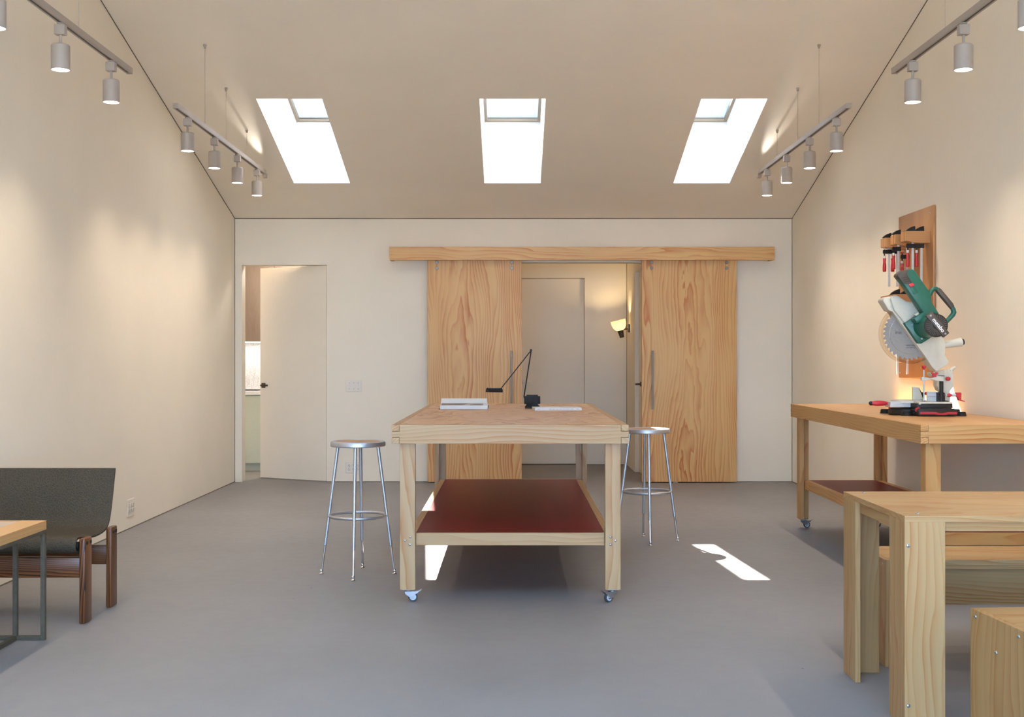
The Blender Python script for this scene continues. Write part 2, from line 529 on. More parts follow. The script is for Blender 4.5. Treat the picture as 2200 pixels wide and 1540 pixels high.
ym = (RY0 + RY1) / 2
w5 = tag(empty('window_5', (0, ym, zc(ym)), (SA, 0, 0)), kind='structure')  # frame and panes of the added rooflight, out of view
rl = (RY1 - RY0) / math.cos(SA) / 2
fr = MB()
fr.box(-RX - .06, -RX, -rl - .06, rl + .06, .003, .16); fr.box(RX, RX + .06, -rl - .06, rl + .06, .003, .16)
fr.box(-RX, RX, -rl - .06, -rl, .003, .16); fr.box(-RX, RX, rl, rl + .06, .003, .16)
for x in (-RX / 3, RX / 3): fr.box(x - .02, x + .02, -rl, rl, .06, .16)
fr.build('window_frame', M['white'], w5, local=True, smooth=0)
for i in range(3):
    a = -RX + i * 2 * RX / 3
    MB().box(a + .02, a + 2 * RX / 3 - .02, -rl, rl, .12, .128).build('glass_pane', M['roofglass'], w5, local=True, smooth=0)

# big garden window behind the viewer
w4 = tag(empty('window_4', (0, YF - .08, .08)), kind='structure')
fr = MB()
fr.box(-2.55, 2.55, YF - .11, YF - .05, .08, .13); fr.box(-2.55, 2.55, YF - .11, YF - .05, 2.40, 2.45)
for x in (-2.525, -.85, .85, 2.525): fr.box(x - .025, x + .025, YF - .11, YF - .05, .13, 2.40)
fr.build('window_frame', M['frame'], w4, smooth=0)
for a, b in ((-2.5, -.875), (-.825, .825), (.875, 2.5)):
    MB().box(a, b, YF - .083, YF - .077, .13, 2.40).build('glass_pane', M['glass'], w4, smooth=0)

k = NT('bounce_ground'); kf = k.noise(k.obj(), 3, 4)  # unseen ground, made pale to bounce light onto the ceiling
tag(MB().box(-30, 30, -40, YF - .15, -.25, -.13).build('ground', k.set(k.ramp(kf, [(.3, (.55, .51, .45, 1)), (.7, (.63, .58, .51, 1))]), .9), smooth=0), kind='structure')

# dark strips: painted shade of the gaps where the planes meet
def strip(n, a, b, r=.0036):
    tag(MB().tube([a, b], r, seg=4).build('shade_strip_%d' % n, M['gapshade'], smooth=0), kind='structure')
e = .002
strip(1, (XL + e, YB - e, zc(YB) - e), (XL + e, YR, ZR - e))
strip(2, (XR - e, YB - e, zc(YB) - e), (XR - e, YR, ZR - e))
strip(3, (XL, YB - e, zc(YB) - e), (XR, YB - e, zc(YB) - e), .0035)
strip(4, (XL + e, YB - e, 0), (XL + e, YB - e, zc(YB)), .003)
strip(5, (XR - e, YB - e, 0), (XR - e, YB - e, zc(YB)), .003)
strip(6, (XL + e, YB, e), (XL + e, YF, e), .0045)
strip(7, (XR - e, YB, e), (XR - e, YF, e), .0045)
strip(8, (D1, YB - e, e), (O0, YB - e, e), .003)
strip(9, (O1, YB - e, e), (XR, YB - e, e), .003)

# hallway
HX0, HX1, HY = -.9, 1.353, 14.25
hb = MB()
HD0, HD1, HDH = .045, .855, 2.198
hb.box(HX0, HD0, HY, HY + .12, 0, 2.6); hb.box(HD1, HX1 + .12, HY, HY + .12, 0, 2.6); hb.box(HD0, HD1, HY, HY + .12, HDH, 2.6)
tag(hb.build('wall_hallway_back', M['plaster'], smooth=0), kind='structure')
SD0, SD1 = 12.56, 13.32                      # door niche in the hallway's right wall
hr = MB()
hr.box(HX1, HX1 + .14, 12.42, SD0, 0, 2.6); hr.box(HX1, HX1 + .14, SD1, HY, 0, 2.6); hr.box(HX1, HX1 + .14, SD0, SD1, 2.2, 2.6)
tag(hr.build('wall_hallway_right', M['plaster'], smooth=0), kind='structure')
tag(MB().box(HX0 - .1, HX0, 12.42, HY + .12, 0, 2.6).build('wall_hallway_left', M['plaster'], smooth=0), kind='structure')
tag(MB().box(HX0 - .1, HX1 + .14, 12.42, HY + .12, 2.6, 2.68).build('ceiling_hallway', M['ceil'], smooth=0), kind='structure')
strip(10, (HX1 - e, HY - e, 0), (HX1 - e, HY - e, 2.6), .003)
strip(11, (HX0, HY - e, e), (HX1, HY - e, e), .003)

tag(MB().box(HD0 - .1, HD1 + .1, HY + .12, HY + .16, 0, 2.4).build('light_block_back', M['plaster'], smooth=0), kind='structure')  # slab added behind the door to stop sky light leaking in
tag(MB().box(HX1 + .14, HX1 + .18, SD0 - .1, SD1 + .1, 0, 2.4).build('light_block_right', M['plaster'], smooth=0), kind='structure')  # same added light block behind the side door
d2 = tag(empty('door_2', (HD0, HY + .075, 0)), kind='structure')
MB().box(HD0 + .004, HD1 - .004, HY + .055, HY + .095, .006, HDH - .004).build('leaf', M['plaster'], d2, smooth=0)
hd = MB()
hx, hz = PX(1122, HY), PZ(820.5, HY)
hd.box(hx - .022, hx + .022, HY + .045, HY + .056, hz - .022, hz + .022, .002)
hd.cyl((hx, HY + .046, hz), (hx, HY + .0, hz), .009)
hd.box(hx - .01, hx + .10, HY - .004, HY + .008, hz - .009, hz + .009, .003)
tag(hd.build('door_handle', M['plate'], d2), 'pale lever handle')
d3 = tag(empty('door_3', (HX1 + .06, SD0, 0)), kind='structure')
MB().box(HX1 + .045, HX1 + .085, SD0 + .004, SD1 - .004, .006, 2.196).build('leaf', M['plaster'], d3, smooth=0)
hd = MB()
hy, hz = 13.10, PZ(825, 13.1)
hd.box(HX1 + .034, HX1 + .046, hy - .022, hy + .022, hz - .024, hz + .024, .002)
hd.cyl((HX1 + .035, hy, hz), (HX1 - .012, hy, hz), .010)
hd.box(HX1 - .022, HX1 - .006, hy - .10, hy + .01, hz - .009, hz + .009, .003)
tag(hd.build('door_handle', M['bronze'], d3), 'dark bronze lever handle')

# kitchen behind the left doorway
KX0, KX1, KY = -4.2, -1.0, 14.05
tag(MB().box(KX0 - .1, KX1, KY, KY + .12, 0, 2.6).build('wall_kitchen_back', M['plaster'], smooth=0), kind='structure')
tag(MB().box(KX0 - .1, KX0, 12.42, KY, 0, 2.6).build('wall_kitchen_left', M['plaster'], smooth=0), kind='structure')
tag(MB().box(KX0 - .1, XL - .16, 12.30, 12.42, 0, 2.6).build('wall_kitchen_front', M['plaster'], smooth=0), kind='structure')
tag(MB().box(KX0 - .1, KX1, 12.42, KY + .12, 2.6, 2.68).build('ceiling_kitchen', M['ceil'], smooth=0), kind='structure')

# cabinets stop just short of the wall
KW = KY; KY = KY - .001
kc = thing('wall_cabinet', (-3.0, 13.9, 1.445), 'oak wall cabinet hanging over the splashback, seen through the left doorway', 'cabinet')
MB().box(-3.7, -1.7, 13.77, KY, 1.445, 2.59).build('body', OAK, kc, smooth=0)
for a in (-3.7, -3.2, -2.7, -2.2):
    MB().box(a + .002, a + .498, 13.75, 13.769, 1.440, 2.588, .001).build('door', OAK, kc, smooth=0)
MB().box(-3.6, -2.0, 13.80, 13.83, 1.432, 1.445).build('light_strip', M['strip'], kc, smooth=0)
kb = thing('base_cabinet', (-3.0, 13.7, 0), 'pale green base cabinet under the white kitchen counter', 'cabinet')
MB().box(-3.7, -1.7, 13.42, KY, .09, .848).build('body', M['greencab'], kb, smooth=0)
for a in (-3.7, -3.2, -2.7, -2.2):
    MB().box(a + .002, a + .498, 13.40, 13.42, .092, .838, .001).build('door', M['greencab'], kb, smooth=0)
MB().box(-3.7, -1.7, 13.47, KY, 0, .09).build('plinth', M['greencab'], kb, smooth=0)
tag(MB().box(-3.7, -1.7, 13.37, KY, .848, .890, .002).build('countertop', M['counter'], origin=(-3, 13.7, .848), smooth=0), 'white kitchen countertop on the pale green cabinet', 'countertop')
tag(MB().box(-3.7, -1.7, KY - .012, KY, .890, 1.445).build('splashback', M['splash'], origin=(-3, KY, .89), smooth=0), 'pale textured splashback panel between the kitchen counter and the oak cabinet', 'splashback')
tag(MB().box(-3.35, -2.83, 13.46, 13.92, .890, .897, .002).build('cooktop', M['black'], origin=(-3.1, 13.7, .89), smooth=0), 'thin dark cooktop lying on the white kitchen counter', 'cooktop')

d1 = tag(empty('door_1', (D1 - .006, 12.285, 0), (0, 0, 0)), kind='structure')
ang = math.radians(180 - 27.6)
RM = Matrix.Translation((D1 - .006, 12.275, 0)) @ Matrix.Rotation(ang, 4, 'Z')
L1 = .848
MB().box(0, L1, -.04, 0, .008, DH - .004, mtx=RM).build('leaf', M['plaster'], d1, smooth=0)
hd = MB()
hz = PZ(827.5, 12.66)
hd.box(L1 - .068, L1 - .022, 0, .012, hz - .025, hz + .025, .002, mtx=RM)
hd.box(L1 - .054, L1 - .036, .012, .045, hz - .009, hz + .009, .002, mtx=RM)
hd.box(L1 - .130, L1 - .036, .036, .050, hz - .009, hz + .009, .003, mtx=RM)
hd.box(L1 - .068, L1 - .022, -.052, -.04, hz - .025, hz + .025, .002, mtx=RM)
hd.box(L1 - .0, L1 + .012, -.030, -.012, hz - .012, hz + .012, .002, mtx=RM)
tag(hd.build('door_handle', M['bronze'], d1), 'dark bronze door handle')

# ------------------------------------------------------------------ sliding doors
def sliding(x0, x1, bolts, hx, label):
    y0, y1 = 12.165, 12.205
    r = thing('sliding_door', ((x0 + x1) / 2, y1, .010), label, 'sliding door', 'wood veneered sliding doors')
    MB().box(x0, x1, y0, y1, .010, 2.30, .0015).build('panel', DOORW['Z'], r, smooth=0)
    for bx in bolts:
        for by in (563.6, 576):
            p = P(bx, by, y0)
            b = MB().lathe([(.0165, 0), (.0165, .004), (.014, .007), (0, .0075)], (p.x, y0, p.z), (0, -1, 0), 20)
            b.build('hanger_bolt', M['boltgrey'], r)
    h = MB(); x = PX(hx, y0); z0, z1 = PZ(879, y0), PZ(753, y0)
    h.box(x - .010, x + .010, y0 - .045, y0 - .033, z0, z1, .001)
    for z in (z0 + .05, z1 - .05): h.box(x - .008, x + .008, y0 - .034, y0, z - .008, z + .008)
    h.build('pull_handle', M['handlebar'], r, smooth=0)
    return r
sliding(PX(918.5, 12.165), PX(1121, 12.165), (938.5, 1099.5), 1099, 'left wood veneer sliding door, standing left of the hallway opening')
sliding(PX(1379, 12.165), PX(1583, 12.165), (1400, 1561), 1401.5, 'right wood veneer sliding door, standing right of the hallway opening')
vy = 12.085
v0, v1, vz0, vz1 = PX(837, vy), PX(1664, vy), PZ(558.4, vy), PZ(530, vy)
va = thing('door_valance', ((v0 + v1) / 2, YB, vz0), 'long wooden valance board fixed above both sliding doors', 'valance')
MB().box(v0, v1, vy, vy + .032, vz0, vz1, .0015).build('front_board', DOORW['X'], va, smooth=0)
MB().box(v0, v1, vy + .0325, YB, vz1 - .03, vz1, .0015).build('top_board', DOORW['X'], va, smooth=0)
for a in (v0, v1 - .03): MB().box(a, a + .03, vy + .0325, YB, vz0, vz1 - .031).build('end_board', DOORW['Z'], va, smooth=0)
MB().box(v0 + .03, v1 - .03, 12.215, 12.245, vz0 + .075, vz1 - .034).build('rail', M['alu'], va, smooth=0)
g = MB().box(PX(1446, 12.13), PX(1457, 12.13), 12.13, 12.162, 0, .013, .003)
tag(g.build('floor_guide', M['boltgrey'], origin=(PX(1451, 12.13), 12.14, 0)), 'small grey floor guide at the foot of the right sliding door', 'floor guide')

# ------------------------------------------------------------------ wall plates
def wallplate(o, ax, w, h, label, name, kind):
    """ax: (u direction, outward normal)"""
    u, n = Vector(ax[0]), Vector(ax[1]); z = Vector((0, 0, 1))
    m = Matrix.Identity(4)
    m.col[0] = (*u, 0); m.col[1] = (*n, 0); m.col[2] = (*z, 0); m.col[3] = (*o, 1)
    r = thing(name, tuple(o), label, 'wall plate')
    MB().box(-w / 2, w / 2, 0, .007, -h / 2, h / 2, .002, mtx=m).build('cover_plate', M['plate'], r, smooth=0)
    for i in (-1, 0, 1):
        x = i * w * .285
        if kind == 'switch':
            MB().box(x - .006, x + .006, .007, .009, -.013, .013, mtx=m).build('toggle_slot', M['plate'], r, smooth=0)
            MB().box(x - .0045, x + .0045, .007, .021, .000, .010, .001, mtx=m).build('toggle', M['plate'], r, smooth=0)
            for zz in (-.03, .03):
                MB().lathe([(.0035, 0), (.003, .002), (0, .0022)], m @ Vector((x, .007, zz)), n, 10).build('screw', M['platedark'], r)
        else:
            for zz in (-.02, .02):
                f = MB().lathe([(.0165, 0), (.0165, .0025), (.0155, .003)], m @ Vector((x, .0068, zz)), n, 24)
                fo = f.build('socket_face', M['plate'], r)
                s = MB()
                s.box(x - .0075, x - .0045, .0095, .0105, zz - .001, zz + .009, mtx=m)
                s.box(x + .0045, x + .0075, .0095, .0105, zz - .001, zz + .009, mtx=m)
                s.lathe([(.003, 0), (.003, .001)], m @ Vector((x, .0095, zz - .008)), n, 10)
                s.build('socket_holes', M['platedark'], fo, smooth=0)
            MB().lathe([(.003, 0), (.003, .002)], m @ Vector((x, .007, 0)), n, 10).build('screw', M['platedark'], r)
    return r
kB = YB / F
wallplate(P(760, 829, YB), ((1, 0, 0), (0, -1, 0)), .160, .114, 'light switch plate with three toggles on the back wall', 'switch_plate', 'switch')
wallplate(P(760, 1003.5, YB), ((1, 0, 0), (0, -1, 0)), .160, .112, 'socket plate low on the back wall behind the left stool', 'outlet_plate', 'outlet')
wallplate((XL, 8.91, .155), ((0, 1, 0), (1, 0, 0)), .163, .123, 'socket plate low on the left wall beyond the lounge chair', 'outlet_plate', 'outlet')

# ------------------------------------------------------------------ lights: track system
TX, TZ1, TZ0 = 2.248, 2.957, 2.922
WARM = (1.0, .85, .67)
SPOT_W, SPOT_ANG = 23.0, 122
def track(side, y0, y1, wires, label, cap_ok=True):
    x = side * TX
    r = thing('lighting_track', (x, (y0 + y1) / 2, TZ1), label, 'lighting track', 'suspended lighting tracks')
    b = MB()
    b.box(x - .017, x + .017, y0, y1, TZ0 + .006, TZ1, .001)
    b.box(x - .017, x - .007, y0, y1, TZ0, TZ0 + .0055); b.box(x + .007, x + .017, y0, y1, TZ0, TZ0 + .0055)
    b.build('rail', M['fixture'], r, smooth=0)
    MB().box(x - .0068, x + .0068, y0 + .03, y1 - .03, TZ0 + .0006, TZ0 + .0058).build('slot', M['slot'], r, smooth=0)
    for c in (y0, y1): MB().box(x - .0175, x + .0175, c - .008, c + .008, TZ0 - .0005, TZ1 + .0005, .001).build('end_cap', M['fixture'], r, smooth=0)
    for wy in wires:
        c = MB().cyl((x, wy, TZ1), (x, wy, zc(wy) - .02), .0016, seg=8).build('suspension_wire', M['fixture'], r)
        MB().lathe([(.009, 0), (.009, .012), (.012, .014), (.012, .028)], (x, wy, zc(wy) - .026), (0, 0, 1), 14).build('ceiling_cap', M['fixture'], c)
    return r
FAR = {}
for side, nm in ((-1, 'left'), (1, 'right')):
    FAR[side] = track(side, 8.09, 10.97, (8.86, 9.518, 10.258), 'white suspended lighting track along the %s wall, the far one' % nm)
    track(side, 2.90, 7.11, (3.2, 4.7, 6.281), 'white suspended lighting track along the %s wall, the near one' % nm)

sp = thing('track_spotlight', (0, 0, 0), 'x', 'spotlight')
b = MB(); b.lathe([(.014, TZ0 - .012), (.018, TZ0 - .010), (.018, TZ0 - .002), (.012, TZ0 - .0004)], (0, 0, 0), (0, 0, 1), 20)
b.box(-.026, .026, -.020, .020, TZ0 - .062, TZ0 - .012, .002)
b.build('adapter', M['fixture'], sp, smooth=40)
MB().cyl((0, 0, 2.806), (0, 0, TZ0 - .060), .007).build('stem', M['fixture'], sp)
b = MB().lathe([(.0, 2.812), (.041, 2.812), (.0455, 2.806), (.0455, 2.686), (.0425, 2.686), (.0425, 2.700), (0, 2.700)], (0, 0, 0), (0, 0, 1), 40)
b.build('cylinder_shade', M['fixture'], sp)
MB().lathe([(.0422, 2.6995), (.0422, 2.6872), (0, 2.6868)], (0, 0, 0), (0, 0, 1), 32).build('lens', M['lens'], sp)
ld = bpy.data.lights.new('spot_lamp', 'SPOT')
ld.energy = SPOT_W; ld.color = WARM; ld.spot_size = math.radians(SPOT_ANG); ld.spot_blend = 1.0; ld.shadow_soft_size = .018
lo = bpy.data.objects.new('spot_lamp', ld); COL.objects.link(lo); lo.parent = sp; lo.location = (0, 0, 2.680)
ordn = ['nearest the back wall', 'second from the back wall', 'third from the back wall', 'fourth from the back wall']
ordn2 = ['at the far end of its track', 'second from the far end', 'third from the far end', 'fourth from the far end', 'fifth from the far end']
first = True
for side, nm in ((-1, 'left'), (1, 'right')):
    for i, y in enumerate((10.666, 9.906, 9.141, 8.385)):
        lab = 'white cylinder spotlight on the far %s track, %s' % (nm, ordn[i])
        if first: sp.location = (side * TX, y, 0); sp['label'] = lab; sp['group'] = 'cylinder spotlights on the tracks'; first = False
        else: dup(sp, (side * TX, y, 0), lab)
    for i, y in enumerate((6.788, 6.026, 5.264, 4.502, 3.740)):
        dup(sp, (side * TX, y, 0), 'white cylinder spotlight on the near %s track, %s' % (nm, ordn2[i]))

# power of the added lamps that streak the ceiling over the far tracks
STREAK_W = 75.0
for side, nm in ((-1, 'left'), (1, 'right')):
    pass

# ------------------------------------------------------------------ wall sconce
SCX, SCY = PX(1331, 13.9), 13.9
r = thing('wall_sconce', (HX1, SCY, 1.597), 'lit wall sconce with opal glass bowl in the hallway', 'wall lamp')
MB().box(HX1 - .026, HX1, SCY - .03, SCY + .03, 1.55, 1.645, .003).build('back_plate', M['bronze'], r)
axd = Vector((-.235, 0, .972))
c0 = Vector((SCX + .012, SCY, 1.562))
MB().tube([(HX1 - .02, SCY, 1.592), (HX1 - .06, SCY, 1.588), tuple(c0 + Vector((0, 0, .012)))], .009).build('arm', M['bronze'], r)
MB().lathe([(.0, -.075), (.024, -.075), (.026, -.055), (.034, -.002), (.036, .010), (.0, .012)], c0, axd, 24).build('lamp_holder', M['bronze'], r)
prof = [(.030, .008), (.052, .020), (.072, .045), (.083, .080), (.087, .130), (.084, .130), (.080, .081), (.069, .048), (.050, .024), (.028, .0125)]
MB().lathe(prof, c0, axd, 40, cap=False).build('lamp_shade', M['opal'], r)
ld = bpy.data.lights.new('bulb', 'POINT'); ld.energy = 6.5; ld.color = (1, .77, .44); ld.shadow_soft_size = .022
lo = bpy.data.objects.new('bulb', ld); COL.objects.link(lo); lo.location = c0 + axd * .062
lo.parent = r; lo.matrix_parent_inverse = lookup(r).inverted()
# ------------------------------------------------------------------ workbenches
def caster(root, x, y, ztop, ang, part='caster'):
    """swivel castor under a leg; ang = heading of the trailing wheel"""
    m = Matrix.Translation((x, y, 0)) @ Matrix.Rotation(ang, 4, 'Z')
    def T(p): return m @ Vector(p)
    wr = .0245; off = .024
    f = MB()
    f.lathe([(.020, ztop - .012), (.022, ztop - .010), (.022, ztop - .006), (.018, ztop - .003), (.018, ztop)], (x, y, 0), (0, 0, 1), 24)
    # fork cheeks
    for s in (-1, 1):
        pts = [(-.018, ztop - .012), (off + .030, ztop - .013), (off + .024, ztop - .020), (off + .010, wr + .012), (off + .008, wr - .008), (off - .008, wr - .008), (-.016, ztop - .024)]
        f.prism(pts, lambda a, b, t: T((a, t, b)), s * .0125 - .0008, s * .0125 + .0008)
    f.box(-.018, off + .028, -.0125, .0125, ztop - .0135, ztop - .012, mtx=m)
    f.cyl(T((off, -.017, wr)), T((off, .017, wr)), .004, seg=12)
    fo = f.build(part, M['zinc'], root)
    t = MB()
    t.lathe([(.0165, -.0085), (.022, -.010), (wr, -.006), (wr, .006), (.022, .010), (.0165, .0085)], T((off, 0, wr)), m.to_3x3() @ Vector((0, 1, 0)), 32)
    t.build('tyre', M['rubber'], fo)
    MB().lathe([(.0, -.0088), (.0163, -.0088), (.0163, .0088), (0, .0088)], T((off, 0, wr)), m.to_3x3() @ Vector((0, 1, 0)), 28).build('wheel_hub', M['hub'], fo)
    b = MB().prism([(off + .022, ztop - .016), (off + .034, ztop - .012), (off + .044, ztop - .004), (off + .044, ztop - .0025), (off + .033, ztop - .0095), (off + .020, ztop - .012)], lambda a, c, t: T((a, t, c)), -.011, .011)
    b.build('brake_lever', M['zinc'], fo)

def workbench(x0, x1, y0, y1, zt, name, label, face, casters, FIR=FIR):
    t, ah = .038, .0955
    za = zt - ah; fh = ah / 3; g = .0009
    r = thing(name, ((x0 + x1) / 2, (y0 + y1) / 2, 0), label, 'workbench')
    bx = .0012
    # front and back rails (running in x) with one middle finger at each end
    for a, b in ((y0, y0 + t), (y1 - t, y1)):
        m = MB().box(x0 + t + g, x1 - t - g, a, b, za, zt, bx)
        for p, q in ((x0, x0 + t + .004), (x1 - t - .004, x1)):
            m.box(p, q, a, b, za + fh + g, za + 2 * fh - g, bx)
        m.build('apron_rail', FIR['X'], r, smooth=0)
    # side rails with two outer fingers
    for a, b in ((x0, x0 + t), (x1 - t, x1)):
        m = MB().box(a, b, y0 + t + g, y1 - t - g, za, zt, bx)
        for p, q in ((y0, y0 + t + .004), (y1 - t - .004, y1)):
            m.box(a, b, p, q, za, za + fh - g, bx); m.box(a, b, p, q, za + 2 * fh + g, zt, bx)
        m.build('apron_rail', FIR['Y'], r, smooth=0)
    MB().box(x0 + t, x1 - t, y0 + t, y1 - t, zt - .019, zt - .0003).build('top_panel', face, r, smooth=0)
    lw, lt, zl = .0785, .034, .0676
    for sx in (0, 1):
        for sy in (0, 1):
            lx0 = x0 + t if sx == 0 else x1 - t - lw
            ly0 = y0 + t if sy == 0 else y1 - t - lw
            m = MB()
            # L shaped leg: one board facing y, one facing x
            m.box(lx0, lx0 + lw, ly0 if sy == 0 else ly0 + lw - lt, ly0 + lt if sy == 0 else ly0 + lw, zl, zt - .019, bx)
            xx = lx0 if sx == 0 else lx0 + lw - lt
            m.box(xx, xx + lt, ly0 + lt if sy == 0 else ly0, ly0 + lw if sy == 0 else ly0 + lw - lt, zl, zt - .019, bx)
            lg = m.build('leg', FIR['Z'], r, smooth=0)
            cx = lx0 + lw / 2; cy = ly0 + lw / 2
            if sy == 0:
                s = 1 if sx == 0 else -1
                ox = lx0 if sx == 0 else lx0 + lw
                for dx, dz in ((.026, .3195), (.0525, .337), (.0515, .2985)):
                    MB().sphere((ox + s * dx, ly0, dz), .0062, (1, .55, 1), 14).build('bolt_head', M['zinc'], lg)
            MB().box(lx0 + .008, lx0 + lw - .008, ly0 + .008, ly0 + lw - .008, zl - .003, zl).build('caster_plate', M['zinc'], r, smooth=0)
            caster(r, cx, cy, zl - .002, casters[sy * 2 + sx])
    # lower shelf
    zs = .353; rw = .038; rh = .064
    i = t + lt + .001
    for a, b in ((y0 + i, y0 + i + .022), (y1 - i - .022, y1 - i)):
        MB().box(x0 + t + lw + g, x1 - t - lw - g, a, b, zs - rh, zs, bx).build('shelf_rail', FIR['X'], r, smooth=0)
    for a, b in ((x0 + t + lw - rw, x0 + t + lw), (x1 - t - lw, x1 - t - lw + rw)):
        MB().box(a, b, y0 + t + lw + .0005, y1 - t - lw - .0005, zs - rh, zs, bx).build('shelf_rail', FIR['Y'], r, smooth=0)
    tag(MB().box(x0 + t + lw + .0006, x1 - t - lw - .0006, y0 + i + .0225, y1 - i - .0225, zs - .02, zs - .001).build('shelf_panel', M['redlam'], r, smooth=0), 'dark red shelf panel')
    return r
ZT = .9124
workbench(-.009 - .6024, -.009 + .6024, 6.15, 9.096, ZT, 'workbench', 'large wooden workbench on castors with dark red shelf in the middle of the room', PLY, (.15, PI + .55, .4, 2.6))
workbench(2.077, 2.800, 6.15, 9.02, ZT, 'workbench', 'wooden workbench on castors carrying the mitre saw along the right wall', TOPW, (.3, 1.0, .1, 2.4), AMB)

# ------------------------------------------------------------------ stools
def stool(x, y, label):
    r = thing('metal_stool', (x, y, 0), label, 'stool', 'metal stools at the workbench')
    zt = .772; rs = .159
    b = MB().lathe([(.128, zt - .0035), (.1285, zt - .001), (.132, zt), (.150, zt), (.156, zt - .003), (rs, zt - .010), (rs, zt - .026), (rs - .003, zt - .030), (.0, zt - .030)], (x, y, 0), (0, 0, 1), 64, cap=False)
    b.build('seat_rim', M['steel'], r)
    tag(MB().lathe([(.129, zt - .012), (.129, zt - .0022), (0, zt - .0018)], (x, y, 0), (0, 0, 1), 64).build('seat_panel', M['hardboard'], r), 'round brown hardboard seat')
    for k in range(4):
        a = k * PI / 2
        c, s = math.cos(a), math.sin(a)
        def at(z):
            q = .116 + (.2125 - .116) * (.742 - z) / .742
            return Vector((x + q * c, y + q * s, z))
        lg = MB().cyl(at(.745), at(.168), .0098, seg=20, c=.0008).build('leg', M['steel'], r)
        MB().cyl(at(.175), at(.028), .0076, seg=16).build('leg_extension', M['chrome'], lg)
        f = at(0)
        MB().lathe([(.013, 0), (.0135, .004), (.008, .009), (.007, .014), (.0098, .018), (.0098, .024), (.006, .030)], f, (0, 0, 1), 20).build('foot_glide', M['chrome'], lg)
    ring = [(x + .162 * math.cos(2 * PI * i / 64), y + .162 * math.sin(2 * PI * i / 64), .3405) for i in range(64)]
    MB().tube(ring, .0085, 14, closed=True).build('foot_ring', M['steel'], r)
    return r
s1 = stool(-.893, 7.014, 'silver metal stool with round seat left of the central workbench')
dup(s1, (.9225, 8.285, 0), 'silver metal stool with round seat right of the central workbench')

# ------------------------------------------------------------------ desk lamp
LY = 8.25; zt = ZT
r = thing('desk_lamp', (.118, LY, zt), 'black articulated desk lamp standing on the central workbench', 'lamp')
def lx(px): return PX(px, LY)
MB().box(lx(1127.7), lx(1160.2), LY - .045, LY + .045, zt, zt + .014, .003).build('base', M['blackmetal'], r)
MB().prism([(lx(1129.5), zt + .0142), (lx(1159), zt + .0142), (lx(1155.5), zt + .024), (lx(1155.5), zt + .09), (lx(1131), zt + .09), (lx(1131), zt + .024)], XZ, LY - .02, LY + .02, .001).build('transformer_core', M['black'], r)
for a, b in ((1126.2, 1146.5), (1147.5, 1160.6)):
    MB().box(lx(a), lx(b), LY - .043 if a < 1130 else LY - .018, LY + .036, zt + .028, zt + .081, .004, 2).build('transformer_coil', M['black'], r)
pv, el, hd = P(1125.8, 851, LY - .03), P(1141.4, 752.3, LY - .03), P(1076.3, 833.5, LY - .03)
b = MB().tube([pv + Vector((.028, 0, -.036)), pv + Vector((.018, 0, -.022)), pv + Vector((.003, 0, -.010)), pv, el], .0042, 12); b.sphere(pv + Vector((.02, .0, -.022)), .011, (1, .8, 1), 16)
b.build('lower_arm', M['blackmetal'], r)
b = MB().tube([el, hd + Vector((.004, 0, .002)), hd + Vector((-.004, 0, -.006))], .0034, 12)
b.build('upper_arm', M['blackmetal'], r)
MB().cyl(el + Vector((-.002, -.010, 0)), el + Vector((-.002, .010, 0)), .0085, seg=18, c=.002).build('elbow_joint', M['blackmetal'], r)
hp = [(.021 * math.cos(a), .031 * math.sin(a)) for a in [i * PI / 14 for i in range(15)]]
inn = [(.0185 * math.cos(a), .0285 * math.sin(a)) for a in [i * PI / 14 for i in range(15)]][::-1]
q0 = P(1046.8, 842.4, LY - .05); q1 = P(1077, 842.8, LY - .005)
dv = (q1 - q0); L = dv.length; dv.normalize(); sv = dv.cross(Vector((0, 0, 1))).normalized()
fsh = lambda a, b, t: q0 + dv * t + sv * a * 1.25 + Vector((0, 0, b))
b = MB().prism(hp + inn, fsh, 0, L); b.prism(hp, fsh, 0, .003); b.prism(hp, fsh, L - .003, L)
b.sphere(q1 + Vector((.002, 0, .018)), .0075, seg=12)
b.build('lamp_head', M['blackmetal'], r)

# ------------------------------------------------------------------ books
BY = 8.03
bx0, bx1 = PX(945.5, BY), PX(1047.5, BY)
r = thing('open_book', ((bx0 + bx1) / 2, 8.25, zt), 'open book lying near the left far corner of the central workbench', 'book')
near = [(BY, .0015), (BY, .0245), (BY + .015, .0265), (BY + .13, .036), (BY + .19, .036), (BY + .215, .026), (BY + .222, .006), (BY + .16, .0015)]
MB().prism([(y, z + zt) for y, z in near], YZ, bx0, bx1).build('page_block', M['paper'], r, smooth=0)
far = [(BY + .222, .004), (BY + .222, .020), (BY + .245, .044), (BY + .275, .060), (BY + .30, .0635), (BY + .32, .059), (BY + .44, .022), (BY + .44, .012), (BY + .33, .036), (BY + .29, .036), (BY + .26, .022), (BY + .25, .004)]
MB().prism([(y, z + zt) for y, z in far], YZ, bx0 - .008, bx1 - .010).build('page_block', M['paper'], r, smooth=30)
cv = [(BY - .003, .0), (BY - .003, .0014), (BY + .225, .0014), (BY + .25, .0025), (BY + .445, .0105), (BY + .445, .0085), (BY + .30, .0)]
MB().prism([(y, z + zt) for y, z in cv], YZ, bx0 - .012, bx1 + .002).build('cover', M['black'], r, smooth=0)
pic = MB()
xa, xb = bx0 + .006, bx1 - .03
pic.prism([(BY + .018, .02705 + zt), (BY + .125, .0359 + zt), (BY + .125, .0362 + zt), (BY + .018, .0274 + zt)], YZ, xa, xb)
pic.build('page_picture', M['photo'], r, smooth=0)

